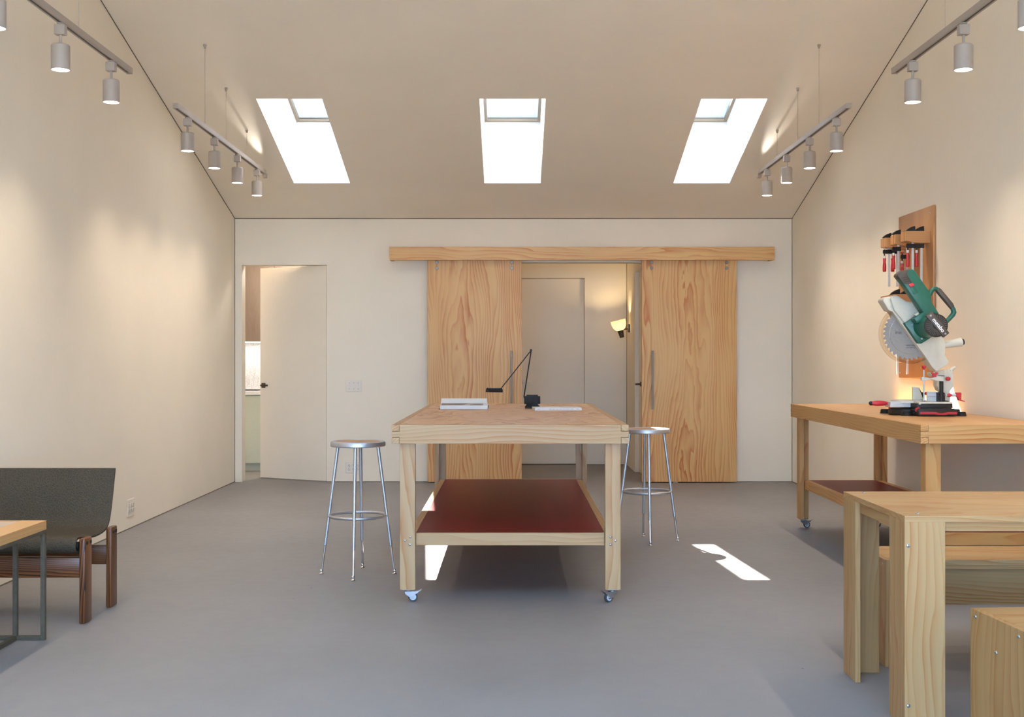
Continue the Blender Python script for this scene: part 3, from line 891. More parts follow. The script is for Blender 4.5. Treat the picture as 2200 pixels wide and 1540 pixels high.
r = thing('closed_book', (.29, 7.95, zt), 'thin closed white book lying in front of the black desk lamp', 'book', rot=(0, 0, math.radians(0)))
m = Matrix.Translation((.302, 7.875, zt)) @ Matrix.Rotation(math.radians(5), 4, 'Z')
MB().box(-.150, .150, .002, .205, .0015, .015, mtx=m).build('page_block', M['paper'], r, smooth=0)
b = MB(); b.box(-.153, .153, 0, .208, 0, .0013, mtx=m); b.box(-.153, .153, 0, .208, .0152, .0165, mtx=m); b.box(-.153, .153, -.0008, .0012, 0, .0165, mtx=m)
b.build('cover', M['paper'], r, smooth=0)
b = MB(); x = -.140
for wd in (.020,): b.box(x, x + wd, -.0012, -.0008, .0075, .0095, mtx=m)
x = -.062
for wd in (.018, .014, .018, .016, .014, .026, .020):
    b.box(x, x + wd, -.0012, -.0008, .0075, .0095, mtx=m); x += wd + .006
b.box(.118, .138, -.0012, -.0008, .0072, .010, mtx=m)
b.build('spine_print', M['spineprint'], r, smooth=0)

# ------------------------------------------------------------------ pine dining table, bench, box stool
def screw(root, p, n, rad=.0085, mat='zinc'):
    p, n = Vector(p), Vector(n)
    b = MB().lathe([(rad, 0), (rad * .92, .0018), (rad * .6, .0034), (0, .004)], p, n, 18)
    u = n.orthogonal().normalized(); 
    o = b.build('screw_head', M[mat], root)
    s = MB(); v = n.cross(u)
    a = p + n * .0036
    s.prism([(-rad * .75, -.0009), (rad * .75, -.0009), (rad * .75, .0009), (-rad * .75, .0009)], lambda i, j, t: a + u * (i * .7 - j * .7) + v * (i * .7 + j * .7) + n * t, 0, .0007)
    s.build('screw_slot', M['slot'], o, smooth=0)

tx0, tx1, ty0, ty1, tz, tt = 1.3245, 2.62, 4.082, 4.836, .719, .0205
r = thing('dining_table', (1.97, 4.46, 0), 'pale pine dining table of flat boards in the right foreground', 'table')
MB().box(tx0, tx1, ty0, ty1, tz - tt, tz, .0008).build('tabletop', PINE['X'], r, smooth=0)
bt = .020
for sx in (0, 1):
    for sy in (0, 1):
        m = MB()
        ya = ty0 if sy == 0 else ty1 - .167
        if sy == 0: m.box(*( (tx0, tx0 + bt) if sx == 0 else (tx1 - bt, tx1)), ty0 + bt + .0003, ty0 + .166, 0, tz - tt, .0008)
        else: m.box(*((tx0, tx0 + bt) if sx == 0 else (tx1 - bt, tx1)), ty1 - .167, ty1 - bt - .0003, 0, tz - tt, .0008)
        fa, fb = (ty0, ty0 + bt) if sy == 0 else (ty1 - bt, ty1)
        xa, xb = (tx0, tx0 + .137) if sx == 0 else (tx1 - .137, tx1)
        m.box(xa, xb, fa, fb, 0, tz - tt, .0008)
        lg = m.build('leg', PINE['Z'], r, smooth=0)
        if sy == 0 and sx == 0:
            for py in (1172, 1516): screw(lg, (PX(1951.5, ty0), ty0, PZ(py, ty0)), (0, -1, 0), .0068)
for a, b in ((ty0 + .0205, ty0 + .040), (ty1 - .040, ty1 - .0205)):
    MB().box(tx0 + .1375, tx1 - .1375, a, b, tz - tt - .034, tz - tt, .0008).build('apron', PINE['X'], r, smooth=0)
for a, b in ((tx0 + .020, tx0 + .040), (tx1 - .040, tx1 - .020)):
    MB().box(a, b, ty0 + .0415, ty1 - .0415, tz - tt - .045, tz - tt, .0008).build('apron', PINE['Y'], r, smooth=0)
for px, py in ((1856, 1058.7), (1971.5, 1103)):
    Y = (H - tz) * F / (py - CY)
    screw(r, (PX(px, Y), Y, tz), (0, 0, 1), .0068)

def box_seat(x0, x1, y0, y1, z, name, label, cat, rot=0.0):
    """seat of two end boards, a top between them and a middle stretcher"""
    cx, cy = (x0 + x1) / 2, (y0 + y1) / 2
    r = thing(name, (cx, cy, 0), label, cat, rot=(0, 0, rot))
    hx, hy = (x1 - x0) / 2, (y1 - y0) / 2
    W0 = W[r.name]; t = .021
    for s in (-1, 1):
        a, b = (-hx, -hx + t) if s < 0 else (hx - t, hx)
        e = MB().box(a, b, -hy, hy, 0, z, .0008, mtx=W0).build('end_board', PINE['Z'], r, smooth=0)
        xf = -hx if s < 0 else hx
        n = W0.to_3x3() @ Vector((s, 0, 0))
        for yy, zz in ((-hy + .035, z - .022), (hy - .035, z - .022), (0, z - .105)):
            screw(e, W0 @ Vector((xf, yy, zz)), n, .0062)
    MB().box(-hx + t + .0004, hx - t - .0004, -hy, hy, z - .022, z - .0004, .0008, mtx=W0).build('seat', PINE['X'], r, smooth=0)
    for a in (-hy + .001, hy - .019):
        MB().box(-hx + t + .0004, hx - t - .0004, a, a + .018, z - .037, z - .0225, .0006, mtx=W0).build('seat_rail', PINE['X'], r, smooth=0)
    MB().box(-hx + t + .0004, hx - t - .0004, -.010, .010, z - .216, z - .0225, .0008, mtx=W0).build('stretcher', PINE['X'], r, smooth=0)
    return r
box_seat(1.512, 2.55, 4.905, 5.27, .434, 'bench', 'pale pine bench standing behind the dining table in the right foreground', 'bench')
box_seat(1.515, 2.03, 3.632, 3.985, .434, 'box_stool', 'pale pine box stool in front of the dining table at the photo\'s right edge', 'stool', rot=math.radians(4.5))

# ------------------------------------------------------------------ lounge chair
r = thing('lounge_chair', (-2.35, 5.95, 0), 'low lounge chair with dark leather sling and rosewood frame by the left wall', 'chair')
lx0, lx1 = -2.700, -2.044
prof = [(5.728, .352), (5.705, .341), (5.683, .349), (5.674, .369), (5.684, .390), (5.710, .398), (5.80, .388), (5.92, .376), (6.03, .378), (6.10, .390), (6.145, .420), (6.175, .475), (6.205, .56), (6.245, .683)]
def offset(path, d):
    out = []
    for i, p in enumerate(path):
        a = Vector(path[max(0, i - 1)]); b = Vector(path[min(len(path) - 1, i + 1)])
        t = (b - a).normalized(); out.append((p[0] - t.y * d, p[1] + t.x * d))
    return out
def refine(path, n=4):
    P0 = [Vector(p) for p in path]; out = []
    for i in range(len(P0) - 1):
        a, b, c, d = P0[max(i - 1, 0)], P0[i], P0[i + 1], P0[min(i + 2, len(P0) - 1)]
        for k in range(n):
            t = k / n
            out.append(tuple(.5 * ((2 * b) + (-a + c) * t + (2 * a - 5 * b + 4 * c - d) * t * t + (-a + 3 * b - 3 * c + d) * t ** 3)))
    out.append(tuple(P0[-1])); return out
pr = refine(prof, 4)
MB().prism(pr + offset(pr, .009)[::-1], YZ, lx0, lx1).build('leather_sling', M['leather'], r, smooth=50)
MB().cyl((lx0 - .003, 5.706, .3695), (lx1 + .003, 5.706, .3695), .0175, seg=24).build('seat_bar', M['black'], r)
for sx, (a, b) in enumerate(((-2.735, -2.706), (-2.038, -2.009))):
    for y0, y1 in ((5.695, 5.790), (6.072, 6.160)):
        lg = MB().box(a, b, y0, y1, 0, .402, .006, 3).build('leg', ROSE['Z'], r)
        if sx == 1:
            for yy in (y0 + .025, y1 - .02):
                MB().lathe([(.0085, 0), (.0085, .003), (0, .0035)], (b, yy, .378), (1, 0, 0), 18).build('bolt_cap', M['black'], lg)
for y0, y1 in ((5.722, 5.764), (6.095, 6.137)):
    MB().box(-2.7055, -2.0385, y0, y1, .213, .309, .004, 2).build('rail', ROSE['X'], r)

# ------------------------------------------------------------------ side table
r = thing('side_table', (-2.40, 5.0, 0), 'low wooden side table on a dark steel frame at the photo\'s left edge', 'table')
sx0, sx1, sy0, sy1, z1 = -2.74, -2.072, 4.56, 5.386, .530
z0 = z1 - .040
b = MB(); b.box(sx0 + .11, sx1 - .1085, sy0, sy0 + .038, z0, z1, .0006); b.box(sx0 + .11, sx1 - .1085, sy1 - .038, sy1, z0, z1, .0006)
b.build('edge_board', FIR['X'], r, smooth=0)
for a in (sx0, sx1 - .108):
    MB().box(a, a + .108, sy0, sy1, z0, z1, .0006).build('end_board', TOPW, r, smooth=0)
tag(MB().box(sx0 + .1085, sx1 - .1085, sy0 + .0385, sy1 - .0385, z0, z1 - .0003).build('centre_panel', LIGHTPANEL, r, smooth=0), 'paler greyish centre panel')
bw = .0195
for a in (sx0, sx1 - bw): MB().box(a, a + bw, sy0, sy1, z0 - .015, z0 - .0003, .0008).build('frame_bar', M['oxide'], r, smooth=0)
for a in (sy0, sy1 - bw): MB().box(sx0 + bw, sx1 - bw, a, a + bw, z0 - .015, z0 - .0003, .0008).build('frame_bar', M['oxide'], r, smooth=0)
for a in (sx0, sx0 + .124, sx1 - .124 - bw, sx1 - bw):
    for c in (sy0, sy1 - bw):
        MB().box(a, a + bw, c, c + bw, .0, z0 - .0152, .0008).build('leg', M['oxide'], r, smooth=0)
for c in (sy0, sy1 - bw):
    for a, b in ((sx0 + bw, sx0 + .124), (sx0 + .124 + bw, sx1 - .124 - bw), (sx1 - .124, sx1 - bw)):
        MB().box(a, b, c, c + bw, 0, bw, .0008).build('floor_bar', M['oxide'], r, smooth=0)
for a in (sx0 + .124, sx1 - .124 - bw):
    MB().box(a, a + bw, sy0 + bw, sy1 - bw, 0, bw, .0008).build('floor_bar', M['oxide'], r, smooth=0)
# ------------------------------------------------------------------ clamp rack on the right wall
BX = 2.820
r = thing('clamp_rack', (XR, 8.47, 1.11), 'tall wooden clamp rack board with arms mounted on the right wall', 'tool rack')
rz0, rz1 = 1.11, 2.281
MB().box(BX, XR - .0003, 8.105, 8.832, rz0, rz1, .007, 2).build('mounting_board', BEECH['Z'], r)
for yy, zz in ((8.80, PZ(480, 8.8)), (8.17, PZ(457.6, 8.17)), (8.80, PZ(800, 8.8)), (8.17, PZ(802, 8.17))):
    MB().lathe([(.008, 0), (.007, .003), (0, .004)], (BX, yy, zz), (-1, 0, 0), 16).build('screw', M['zinc'], r)
AT = 2.109
def arm(y0, ys, y1, zt, th, x0=2.653, name='arm'):
    # two prongs with a slot between them, joined at the board
    sw = .0065
    b = MB()
    lo = [(x0, zt), (BX, zt), (BX, zt - th), (BX - .09, zt - th), (x0 + .02, zt - th + .012), (x0, zt - th + .014)]
    b.prism(lo, XZ, y0, ys - sw, .0015, 1)
    b.prism(lo, XZ, ys + sw, y1, .0015, 1)
    b.box(BX - .018, BX, ys - sw, ys + sw, zt - th, zt - .001)
    return b.build(name, BEECH['X'], r, smooth=0)
for i in range(3):
    o = .2245 * i
    arm(8.155 + o, 8.188 + o, 8.260 + o, AT, .080)
LT = 1.696
sw = .0065
b = MB()
for a, c in ((8.386, 8.4935), (8.5065, 8.6435), (8.6565, 8.708)):
    b.box(2.653, BX, a, c, LT - .06, LT, .0015)
b.box(BX - .018, BX, 8.4935, 8.5065, LT - .06, LT - .001); b.box(BX - .018, BX, 8.6435, 8.6565, LT - .06, LT - .001)
b.build('lower_arm', BEECH['X'], r, smooth=0)

def clamp(x, y, zt, length, jaw_z, label, big=1.0):
    r = thing('bar_clamp', (x, y, zt), label, 'clamp', 'bar clamps hanging on the wooden rack')
    def L(a, b, t): return Vector((x + a, y + t, zt + b))
    MB().box(x - .0075, x + .0075, y - .004, y + .004, zt - length, zt + .02 * big, .0008).build('bar', M['alu'], r, smooth=0)
    fj = [(-.047 * big, .0006), (-.047 * big, .004), (-.034 * big, .016 * big), (-.015 * big, .028 * big), (.004, .035 * big), (.014, .036 * big), (.015, .0006)]
    MB().prism(fj, L, -.0125, .0125, .0012, 1).build('fixed_jaw', M['black'], r, smooth=30)
    z = jaw_z
    sj = [(-.042, z - .012), (-.042, z + .013), (-.012, z + .015), (.016, z + .015), (.016, z - .015), (-.010, z - .014)]
    MB().prism(sj, L, -.0105, .0105, .0012, 1).build('sliding_jaw', M['black'], r, smooth=30)
    px = x - .033
    MB().cyl((px, y, zt + z - .045), (px, y, zt + z + .0165), .0048, seg=12).build('screw_spindle', M['black'], r)
    if z < -.12:
        MB().cyl((px, y, zt + z + .016), (px, y, zt + z + .026), .0048, seg=12).build('screw_spindle', M['black'], r)
        MB().lathe([(0, -.004), (.014, -.004), (.0145, .002), (.010, .005), (0, .005)], (px, y, zt + z + .028), (0, 0, 1), 18).build('pressure_pad', M['red'], r)
    MB().lathe([(.0, -.046), (.0082, -.046), (.0086, -.030), (.0080, -.028), (0, -.028)], (px, y, zt + z), (0, 0, 1), 20).build('ferrule', M['alu'], r)
    MB().lathe([(.0, -.142), (.0095, -.142), (.0122, -.138), (.0128, -.120), (.0118, -.095), (.0092, -.074), (.0098, -.060), (.0108, -.050), (.0100, -.0462), (0, -.046)], (px, y, zt + z), (0, 0, 1), 24).build('handle', M['red'], r)
clamp(2.7106, 8.188, AT, .346, -.098, 'red handled clamp on the nearest upper rack arm, the outer of two')
clamp(2.770, 8.188, AT, .346, -.098, 'red handled clamp on the nearest upper rack arm, close to the board')
clamp(2.6855, 8.4125, AT, .346, -.098, 'red handled clamp on the middle upper rack arm, the outer of two')
clamp(2.745, 8.4125, AT, .346, -.153, 'red handled clamp with lowered jaw on the middle upper rack arm, close to the board')
clamp(2.691, 8.637, AT, .346, -.098, 'red handled clamp on the farthest upper rack arm, the outer of two')
clamp(2.749, 8.637, AT, .346, -.098, 'red handled clamp on the farthest upper rack arm, close to the board')
clamp(2.708, 8.500, LT, .557, -.24, 'long clamp on the lower rack arm, the outer of two', 1.15)
clamp(2.776, 8.500, LT, .557, -.24, 'long clamp on the lower rack arm, close to the board', 1.15)

# ------------------------------------------------------------------ mitre saw on the right workbench
saw = thing('mitre_saw', (2.40, 7.15, ZT), 'green and cream mitre saw with red handle standing on the right workbench', 'saw')
def sp2(pts, yf, yb, name, mat, b=.0, seg=2, parent=None, smooth=35):
    q = [(PX(x, yf), PZ(y, yf)) for x, y in pts]
    return MB().prism(q, XZ, yf, yb, b, seg).build(name, M[mat], parent or saw, smooth=smooth)
def S3(x, y, Y): return tuple(P(x, y, Y))
# base
b = MB()
b.prism([(PX(x, 7.055), z) for x, z in ((1974, ZT + .003), (2055.5, ZT + .003), (2056.5, ZT + .008), (2055, ZT + .040), (2049, ZT + .046), (1977, ZT + .046), (1973, ZT + .038))], XZ, 7.055, 7.40, .004, 2)
b.prism([(PX(x, 7.09), z) for x, z in ((1969.5, ZT + .046), (2047.5, ZT + .046), (2046.5, ZT + .074), (1969.5, ZT + .074))], XZ, 7.09, 7.37, .003, 2)
b.lathe([(.0, ZT + .002), (.100, ZT + .002), (.104, ZT + .008), (.103, ZT + .032), (.096, ZT + .040), (0, ZT + .040)], (PX(1946, 7.30), 7.30, 0), (0, 0, 1), 48)
b.build('base', M['sawblack'], saw)
st = [(1976.8, 884.8), (2010, 884.8), (2018, 887.2), (2025, 887.5), (2037, 884.8), (2056.3, 884.8), (2056.3, 890), (2037, 890), (2030, 891.8), (2018, 891.5), (2009, 889.8), (1976.8, 889.8)]
sp2(st, 7.0538, 7.0545, 'red_stripe', 'sawred', smooth=0)
for px, Y, rr, hh in ((1948, 7.155, .032, .026), (2066, 7.12, .026, .024), (1902, 7.46, .030, .026), (2052, 7.44, .03, .026)):
    X = PX(px, Y)
    f = MB().lathe([(rr * 1.04, ZT), (rr * 1.04, ZT + .006), (rr * .97, ZT + .009), (rr * .95, ZT + hh - .006), (rr * .8, ZT + hh), (0, ZT + hh)], (X, Y, 0), (0, 0, 1), 32)
    ex = PX(1985, 7.2)
    f.prism([(X, -rr * .62), (ex, -rr * .62), (ex, rr * .62), (X, rr * .62)], lambda a, c, t: Vector((a, Y + (7.2 - Y) * (a - X) / (ex - X) + c, t)), ZT + .001, ZT + .020)
    f.build('foot', M['black'], saw)
# table arm, plates
b = MB()
b.box(PX(1913, 7.2), PX(1970, 7.2), 7.2, 7.31, PZ(874.8, 7.2), PZ(862.6, 7.2), .003)
b.build('table_arm', M['alu'], saw, smooth=0)
b = MB()
b.box(PX(1974, 7.08), PX(2046.5, 7.08), 7.08, 7.36, PZ(867.2, 7.08), PZ(863.4, 7.08), .0015)
b.box(PX(1974.5, 7.078), PX(1979, 7.078), 7.078, 7.09, PZ(869, 7.078), PZ(864, 7.078), .001)
b.lathe([(0, .986), (.098, .986), (.098, .999), (.095, 1.001), (0, 1.001)], (PX(1950, 7.27), 7.27, 0), (0, 0, 1), 48)
b.build('table_plate', M['cream'], saw)
hz = PZ(866.2, 7.255); hx0, hx1 = PX(1873, 7.255), PX(1907.5, 7.255)
MB().lathe([(.0115, 0), (.0145, .012), (.0168, .03), (.0165, .055), (.0135, .078), (.008, hx1 - hx0), (0, hx1 - hx0)], (hx0, 7.255, hz), (1, 0, 0), 28).build('table_handle', M['sawred'], saw)
MB().lathe([(0, -.018), (.007, -.0165), (.0125, -.010), (.0135, 0), (0, .002)], (hx0, 7.255, hz), (1, 0, 0), 24).build('handle_cap', M['sawblack'], saw)
MB().cyl((hx1 - .003, 7.255, hz), (PX(1913.5, 7.255), 7.255, hz), .010, seg=16).build('handle_shaft', M['alu'], saw)
MB().lathe([(0, 0), (.012, 0), (.016, .006), (.015, .014), (.0, .020)], S3(1973, 880.5, 7.10), (-.55, -.8, .2), 16).build('lock_knob', M['sawred'], saw)
MB().sphere(S3(1911, 874.6, 7.24), .007, seg=12).build('lock_knob', M['sawred'], saw)
# fences
sp2([(1961, 831.3), (1974.3, 832.3), (1984, 858.8), (1961, 860)], 7.31, 7.322, 'fence', 'cream', .001, 1, smooth=0)
sp2([(1974.5, 832.3), (1979.5, 841.8), (1985.5, 843.3), (1986, 862), (1984.6, 860)], 7.323, 7.345, 'fence_support', 'sawblack', .0, 1, smooth=0)
fe = sp2([(1992.2, 841), (2016.8, 842), (2016.8, 863), (1992.2, 861.2)], 7.16, 7.175, 'fence', 'alu', .001, 1, smooth=0)
b = MB()
for i in range(14):
    x = PX(1994 + i * 1.62, 7.1595)
    b.box(x - .0005, x + .0005, 7.1592, 7.1601, PZ(852.5 if i % 3 else 853.5, 7.16), PZ(850.5, 7.16))
    b.box(x - .0004, x + .0004, 7.1592, 7.1601, PZ(845.2, 7.16), PZ(844, 7.16))
b.build('scale_marks', M['slot'], fe, smooth=0)
MB().lathe([(0, 0), (.006, 0), (.0095, .004), (.0095, .011), (.008, .014), (0, .014)], S3(1987, 845, 7.2), (1, 0, 0), 16).build('fence_knob', M['sawred'], saw)
b = MB(); b.cyl(S3(2022.5, 862, 7.12), S3(2022.5, 808, 7.12), .0118, seg=24)
b.prism([(PX(x, 7.115), PZ(y, 7.115)) for x, y in ((2017.2, 843), (2030, 842.8), (2032, 846), (2032, 861), (2040, 861), (2040, 864.2), (2017.2, 864.2))], XZ, 7.125, 7.17, .0015, 1)
b.build('clamp_column', M['sawblack'], saw)
sp2([(1981, 809.5), (1990, 810), (2000, 812.2), (2009, 809), (2016, 807.8), (2027.8, 807.8), (2027.8, 819.2), (2012, 818), (2002, 814.8), (1990, 817.2), (1981, 817.8)], 7.105, 7.135, 'clamp_arm', 'cream', .003)
MB().lathe([(.0155, 0), (.0165, .002), (.0165, .004), (0, .0045)], S3(2022.3, 808.2, 7.12), (0, 0, 1), 24).build('column_cap', M['sawblack'], saw)
b = MB(); b.cyl(S3(1984.8, 862.5, 7.12), S3(1984.8, 793, 7.12), .0042, seg=14)
b.lathe([(.009, 0), (.0095, .002), (.005, .007)], S3(1984.8, 863.5, 7.12), (0, 0, 1), 16)
b.build('clamp_rod', M['zinc'], saw)
MB().lathe([(.005, 0), (.0085, .006), (.012, .012), (.0138, .018), (.0138, .0245), (0, .025)], S3(1984.8, 794.2, 7.12), (0, 0, 1), 10).build('clamp_knob', M['sawred'], saw)
sp2([(2001.5, 799.4), (2005, 799.8), (2008.6, 803), (2012, 799.6), (2015.6, 800.2), (2015.2, 803), (2011.6, 806.2), (2012, 809.4), (2001.2, 809.6), (2004.8, 806), (2001.8, 802.2)], 7.10, 7.112, 'wing_knob', 'sawred', .001, 1)
# rear bracket and levers
br = sp2([(2000, 804.5), (1999, 801), (2002, 799.4), (2011.6, 799.5), (2022, 796.6), (2035, 793.8), (2042.5, 792.8), (2046.5, 796.5), (2048.2, 801), (2048.7, 829.8), (2041.2, 840.5), (2041.9, 864.5), (2032.6, 864.5), (2029, 846), (2018, 838.6), (2013.5, 828.8), (2014, 812), (2002, 808)], 7.205, 7.275, 'tilt_bracket', 'cream', .003)
b = MB()
for i in range(7):
    a = math.radians(-150 + i * 50)
    c0_, c1_ = 8.5, 10.5
    b.tube([S3(2036 + c0_ * math.cos(a), 803 + c0_ * math.sin(a), 7.2045), S3(2036 + c1_ * math.cos(a), 803 + c1_ * math.sin(a), 7.2045)], .0006, 6)
b.build('angle_marks', M['platedark'], br)
MB().tube([S3(2042.5, 795, 7.22), S3(2048, 791, 7.22), S3(2052.5, 788.3, 7.22)], [.010, .009, .0085], 16).build('tilt_lever', M['cream'], saw)
MB().sphere(S3(2036.8, 813.5, 7.19), .0125, (1.22, 1, 1), 20).build('tilt_knob', M['sawred'], saw)
b = MB(); b.cyl(S3(2032, 849, 7.13), S3(2054.5, 848, 7.13), .0052, seg=14); b.cyl(S3(2045.5, 848.6, 7.13), S3(2055.5, 848, 7.13), .0095, seg=18)
b.build('stop_rod', M['alu'], saw)
MB().sphere(S3(2039.5, 849, 7.13), .0118, (1.3, 1, 1), 20).build('stop_knob', M['sawred'], saw)
sp2([(2054.5, 843.2), (2064.6, 843.0), (2066, 845.2), (2065.6, 858.6), (2074, 862), (2073.6, 863), (2060.3, 859.8), (2058, 853.2), (2054.5, 852)], 7.118, 7.142, 'stop_lever', 'sawred', .0015, 1)
# blade
BYY = 7.14
bc = Vector(P(1954, 717, BYY)); R = .1565
pts = []
nt = 34
for i in range(nt):
    a = 2 * PI * i / nt; d1_ = 2 * PI / nt
    for f, rr in ((0, R), (.16, R - .002), (.30, R - .013), (.45, R - .014), (.72, R - .005)):
        pts.append((bc.x + rr * math.cos(a + f * d1_), bc.z + rr * math.sin(a + f * d1_)))
bl = MB().prism(pts, XZ, BYY - .0014, BYY + .0014).build('blade', M['blade'], saw)
b = MB()
for i in range(72):
    pass
ring = [(bc.x + .117 * math.cos(2 * PI * i / 72), BYY - .0014, bc.z + .117 * math.sin(2 * PI * i / 72)) for i in range(72)]
MB().tube(ring, .0011, 6, closed=True).build('blade_ring', M['chrome'], bl)
MB().lathe([(0, 0), (.020, 0), (.018, .006), (.010, .009), (.0095, .014), (0, .014)], (bc.x, BYY - .0014, bc.z), (0, -1, 0), 24).build('arbor_bolt', M['zinc'], bl)
def face(px, py, Y, ang=0.0):
    c, s = math.cos(math.radians(ang)), math.sin(math.radians(ang))
    o = P(px, py, Y)
    return Matrix(((c, -s, 0, o.x), (0, 0, -1, Y), (s, c, 0, o.z), (0, 0, 0, 1)))
by = BYY - .0018
text_part('\u00d8165', .0215, face(1930.2, 715, by), M['print'], 'blade_lettering', bl, squeeze=.75)
text_part('620273000', .0125, face(1957, 742, by), M['print'], 'blade_lettering', bl, bold=.0002)
text_part('n max 6200 /min', .0085, face(1956, 746.6, by), M['print'], 'blade_lettering', bl)
# clear guard ring
gr = MB()
for yy in (BYY - .019,):
    gr.lathe([(.161, 0), (.161, .0015), (.174, .0015), (.174, 0), (.161, 0)], (bc.x, yy, bc.z), (0, -1, 0), 96, cap=False)
gr.lathe([(.174, -.0205), (.1765, -.0205), (.1765, .0205), (.174, .0205)], (bc.x, BYY, bc.z), (0, 1, 0), 96, cap=False)
gr.build('clear_guard', M['clear'], saw)
# cream head housing
hs = [(1896.6, 645.5), (1899, 641), (1908, 636.8), (1911, 637.2), (1913, 640), (1919, 635.2), (1926, 634.3), (1931, 636.5), (1947, 647), (1968.6, 649.6), (1985, 662), (2000, 690), (2026, 722), (2031, 738), (2031.6, 754), (2030, 763), (2039.4, 776.8), (2034.5, 784), (2012, 797.5), (2003, 789), (1988.4, 766), (1917, 669), (1909.8, 666.6)]
sp2(hs, 7.095, 7.20, 'blade_housing', 'cream', .0045, 3)
sp2([(1913, 640), (1926.5, 635.5), (1947, 648), (1968, 653), (1978, 672), (1944, 694), (1921, 666)], 7.078, 7.0955, 'housing_cover', 'cream', .006, 3)
a_, b_ = P(2024, 742, 7.14), P(2065.5, 734.6, 7.14)
MB().cyl(a_, b_, .0185, .0275, seg=32).build('dust_port', M['cream'], saw)
dd = (b_ - a_).normalized()
MB().cyl(b_ - dd * .002, b_ + dd * .015, .0182, seg=28, c=.003).build('port_cap', M['sawblack'], saw)
# motor
sp2([(1943.6, 694.3), (1965.7, 682.5), (1986, 671), (2004, 682), (1999, 726), (1979.5, 738.2), (1972.9, 737.4)], 7.055, 7.094, 'motor_mount', 'green', .003)
for px, py in ((1959, 697), (1980.3, 727.5)):
    MB().lathe([(.0062, 0), (.005, .002), (0, .0024)], S3(px, py, 7.055), (0, -1, 0), 14).build('mount_screw', M['zinc'], saw)
mc = Vector((2.4115, 0, 1.4375))
MB().lathe([(.0, 0), (.072, 0), (.068, .012), (.064, .03), (.0635, .165), (0, .165)], (mc.x, 7.056, mc.z), (0, -1, 0), 48).build('motor_body', M['green'], saw)
CYF = 6.878
cap = MB().lathe([(.0645, 0), (.0665, .002), (.0665, .012), (.060, .0165), (.052, .0172), (.020, .0190), (0, .0190)], (mc.x, 6.8905, mc.z), (0, -1, 0), 56).build('motor_cap', M['sawblack'], saw)
b = MB()
for i in range(30):
    a = 2 * PI * i / 30
    t = Matrix.Translation((mc.x, 6.8905 - .0172, mc.z)) @ Matrix.Rotation(-a, 4, 'Y')
    b.box(.024, .0585, -.0045, .002, -.0022, .0022, mtx=t)
b.build('cooling_fins', M['brown'], cap, smooth=0)
th = math.radians(51)
BM = Matrix.Translation((mc.x, 6.8905, mc.z)) @ Matrix.Rotation(th, 4, 'Y')
b = MB(); b.box(-.080, .078, -.0265, 0, -.014, .028, .004, 2, mtx=BM)
band = b.build('motor_band', M['brown'], saw, smooth=40)
TM = Matrix.Translation(BM @ Vector((.004, -.0268, .0065))) @ Matrix(((math.cos(th), math.sin(th), 0, 0), (0, 0, -1, 0), (-math.sin(th), math.cos(th), 0, 0), (0, 0, 0, 1)))
text_part('metabo', .0305, TM, M['sawwhite'], 'lettering', band, bold=.0007)
for xx in (-.066, .066):
    MB().lathe([(.0065, 0), (.005, .002), (0, .0022)], BM @ Vector((xx, -.0265, .007)), (0, -1, 0), 16).build('band_screw', M['zinc'], band)
sp2([(1964, 684), (1985, 669), (2006, 669.5), (2006.5, 676), (1996, 690), (1970, 694)], 6.985, 7.056, 'gear_case', 'green', .004)
sp2([(1965.3, 676), (1972.5, 670), (1977, 674.6), (1969.5, 680)], 7.02, 7.054, 'lock_pin', 'cream', .0015, 1)
# handles
hp_ = [(1928.4, 592), (1930, 588), (1940, 580.8), (1951, 578.4), (1960, 577.8), (1966.5, 581.6), (1981, 603), (1996.2, 624.8), (2000.8, 638), (2002.5, 650), (2010, 662), (2018.6, 674.3), (1983.5, 671.4)]
hd_ = sp2(hp_, 6.985, 7.055, 'operating_handle', 'green', .006, 3)
sp2([(1928.2, 592.2), (1930, 587.8), (1940, 580.4), (1950, 578.2), (1952.3, 582), (1949, 588), (1960.5, 607.4), (1943, 610.2)], 6.981, 7.060, 'handle_grip', 'brown', .004, 2)
b = MB()
for k_ in range(3):
    b.tube([S3(1937 + k_ * 3.4, 597 + k_ * 4.4, 6.9805), S3(1944 + k_ * 3.4, 595.6 + k_ * 4.4, 6.9795), S3(1951 + k_ * 3.0, 594.8 + k_ * 4.4, 6.9805)], .0012, 6)
b.build('grip_ridges', M['sawblack'], hd_)
sp2([(1952, 610.5), (1961.5, 607), (1965.5, 613.5), (1956, 616.5)], 6.978, 7.04, 'trigger', 'sawred', .002, 2)
sp2([(1955.5, 619), (1964.5, 615), (1973.5, 628.6), (1964, 632)], 6.9825, 6.99, 'trigger_slot', 'green', .002, 2)
dp = [(1996, 634), (2000.5, 625.5), (2005.5, 621), (2011, 620.6), (2016, 624), (2043, 656), (2048, 665), (2049.2, 671), (2047, 676), (2038, 686), (2030, 694)]
MB().tube([S3(x, y, 7.04) for x, y in dp], [.015, .0145, .014, .0135, .013, .013, .0145, .0155, .015, .0135, .0135], 18).build('carry_handle', M['green'], saw)
gp = [(2013.6, 628.0 - 6.5), (2017, 625.4), (2042, 655), (2045.5, 660.6)]
MB().tube([S3(x, y, 7.04) for x, y in gp], [.0145, .0175, .0175, .0150], 20).build('carry_grip', M['brown'], saw)

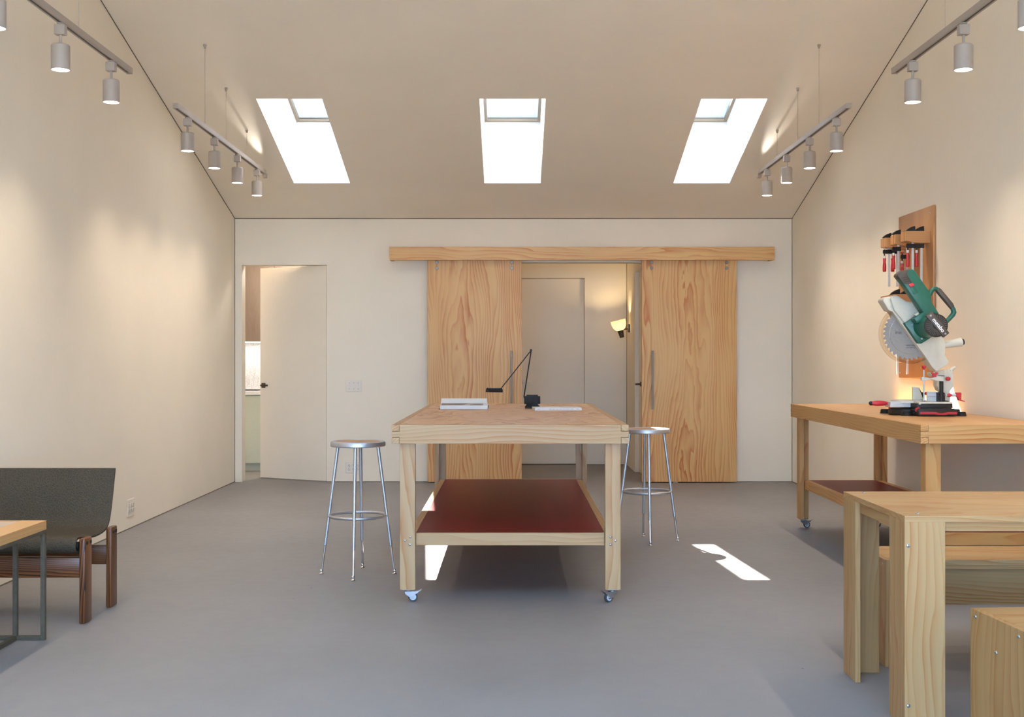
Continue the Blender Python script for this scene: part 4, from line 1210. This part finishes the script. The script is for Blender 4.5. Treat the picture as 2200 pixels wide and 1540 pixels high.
# made-up boxes with lamps, added to streak the ceiling above the far tracks
for side, nm in ((-1, 'left'), (1, 'right')):
    x = side * TX
    u = FAR[side]
    MB().box(x - .016, x + .016, 10.982, 11.04, TZ0 - .03, TZ0 + .012, .003).build('added_lamp_box', M['fixture'], u)
    ld = bpy.data.lights.new('added_streak_lamp', 'SPOT'); ld.energy = STREAK_W; ld.color = (1, .93, .85); ld.spot_size = math.radians(16); ld.spot_blend = 1.0; ld.shadow_soft_size = .01
    lo = bpy.data.objects.new('added_streak_lamp', ld); COL.objects.link(lo); lo.parent = u; lo.matrix_parent_inverse = lookup(u).inverted()
    src = Vector((x - side * .03, 11.0, TZ0 + .02)); dst = Vector((x + side * .01, 9.45, zc(9.45)))
    lo.location = src; lo.rotation_euler = (dst - src).to_track_quat('-Z', 'Y').to_euler()
# ------------------------------------------------------------------ lights, sky, camera
d = Vector((.355, -.857, -1))
sd = bpy.data.lights.new('sun', 'SUN'); sd.energy = 75.0; sd.color = (1, .96, .90); sd.angle = math.radians(.4)
so = bpy.data.objects.new('sun', sd); COL.objects.link(so); so.rotation_euler = d.to_track_quat('-Z', 'Y').to_euler(); so.location = (0, 20, 12)

wd = bpy.data.worlds.new('sky'); S.world = wd; wd.use_nodes = True
bg = wd.node_tree.nodes['Background']; bg.inputs[0].default_value = (.41, .635, 1.0, 1); bg.inputs[1].default_value = 15.0

def area(name, loc, rot, sx, sy, energy, color, portal=False):
    a = bpy.data.lights.new(name, 'AREA'); a.shape = 'RECTANGLE'; a.size = sx; a.size_y = sy; a.energy = energy; a.color = color
    if portal: a.cycles.is_portal = True
    o = bpy.data.objects.new(name, a); COL.objects.link(o); o.location = loc; o.rotation_euler = rot
    return o
area('sky_portal', (0, YF - .12, 1.265), (PI / 2, 0, 0), 5.1, 2.37, 1, (1, 1, 1), True)
for cx in SKX:
    n = Vector((0, math.sin(SA), math.cos(SA)))
    p = Vector((cx, (SY0 + SY1) / 2, zc((SY0 + SY1) / 2))) + n * 1.315
    area('sky_portal', p, (-SA, 0, 0), SH * 2, sl * 2, 1, (1, 1, 1), True)
area('sky_portal', Vector((0, 2.2, zc(2.2))) + Vector((0, -math.sin(SA), math.cos(SA))) * .15, (SA, 0, 0), 3.7, 2.45, 1, (1, 1, 1), True)
area('cabinet_light', (-2.9, 13.82, 1.428), (0, 0, 0), 1.6, .03, 5, (1, .96, .9))
area('kitchen_fill_light', (-2.4, 13.2, 2.585), (0, 0, 0),   .5, .5, 24, (1, .94, .88))  # unseen fill added to brighten the kitchen, no fixture modelled

area('hallway_fill_light', (-.35, 13.3, 2.585), (0, 0, 0), .3, .3, 2.2, (1, .72, .43))  # unseen warm fill added for the hallway walls

cam = bpy.data.cameras.new('camera'); cam.sensor_width = 36; cam.lens = 36 * F / 2200; cam.sensor_fit = 'HORIZONTAL'
co = bpy.data.objects.new('camera', cam); COL.objects.link(co); co.location = (0, 0, H); co.rotation_euler = (PI / 2, 0, 0)
cam.clip_start = .05; cam.clip_end = 200
S.camera = co
vs = S.view_settings
S.display_settings.display_device = 'sRGB'
vs.view_transform = 'Standard'; vs.look = 'None'; vs.exposure = 0.60; vs.gamma = 1.0; vs.use_curve_mapping = False
cy = S.cycles
cy.use_denoising = True
try: cy.denoiser = 'OPENIMAGEDENOISE'
except Exception: pass
cy.max_bounces = 10; cy.diffuse_bounces = 7; cy.glossy_bounces = 4; cy.transmission_bounces = 6; cy.transparent_max_bounces = 12
cy.caustics_reflective = False; cy.caustics_refractive = False
cy.sample_clamp_indirect = 6.0
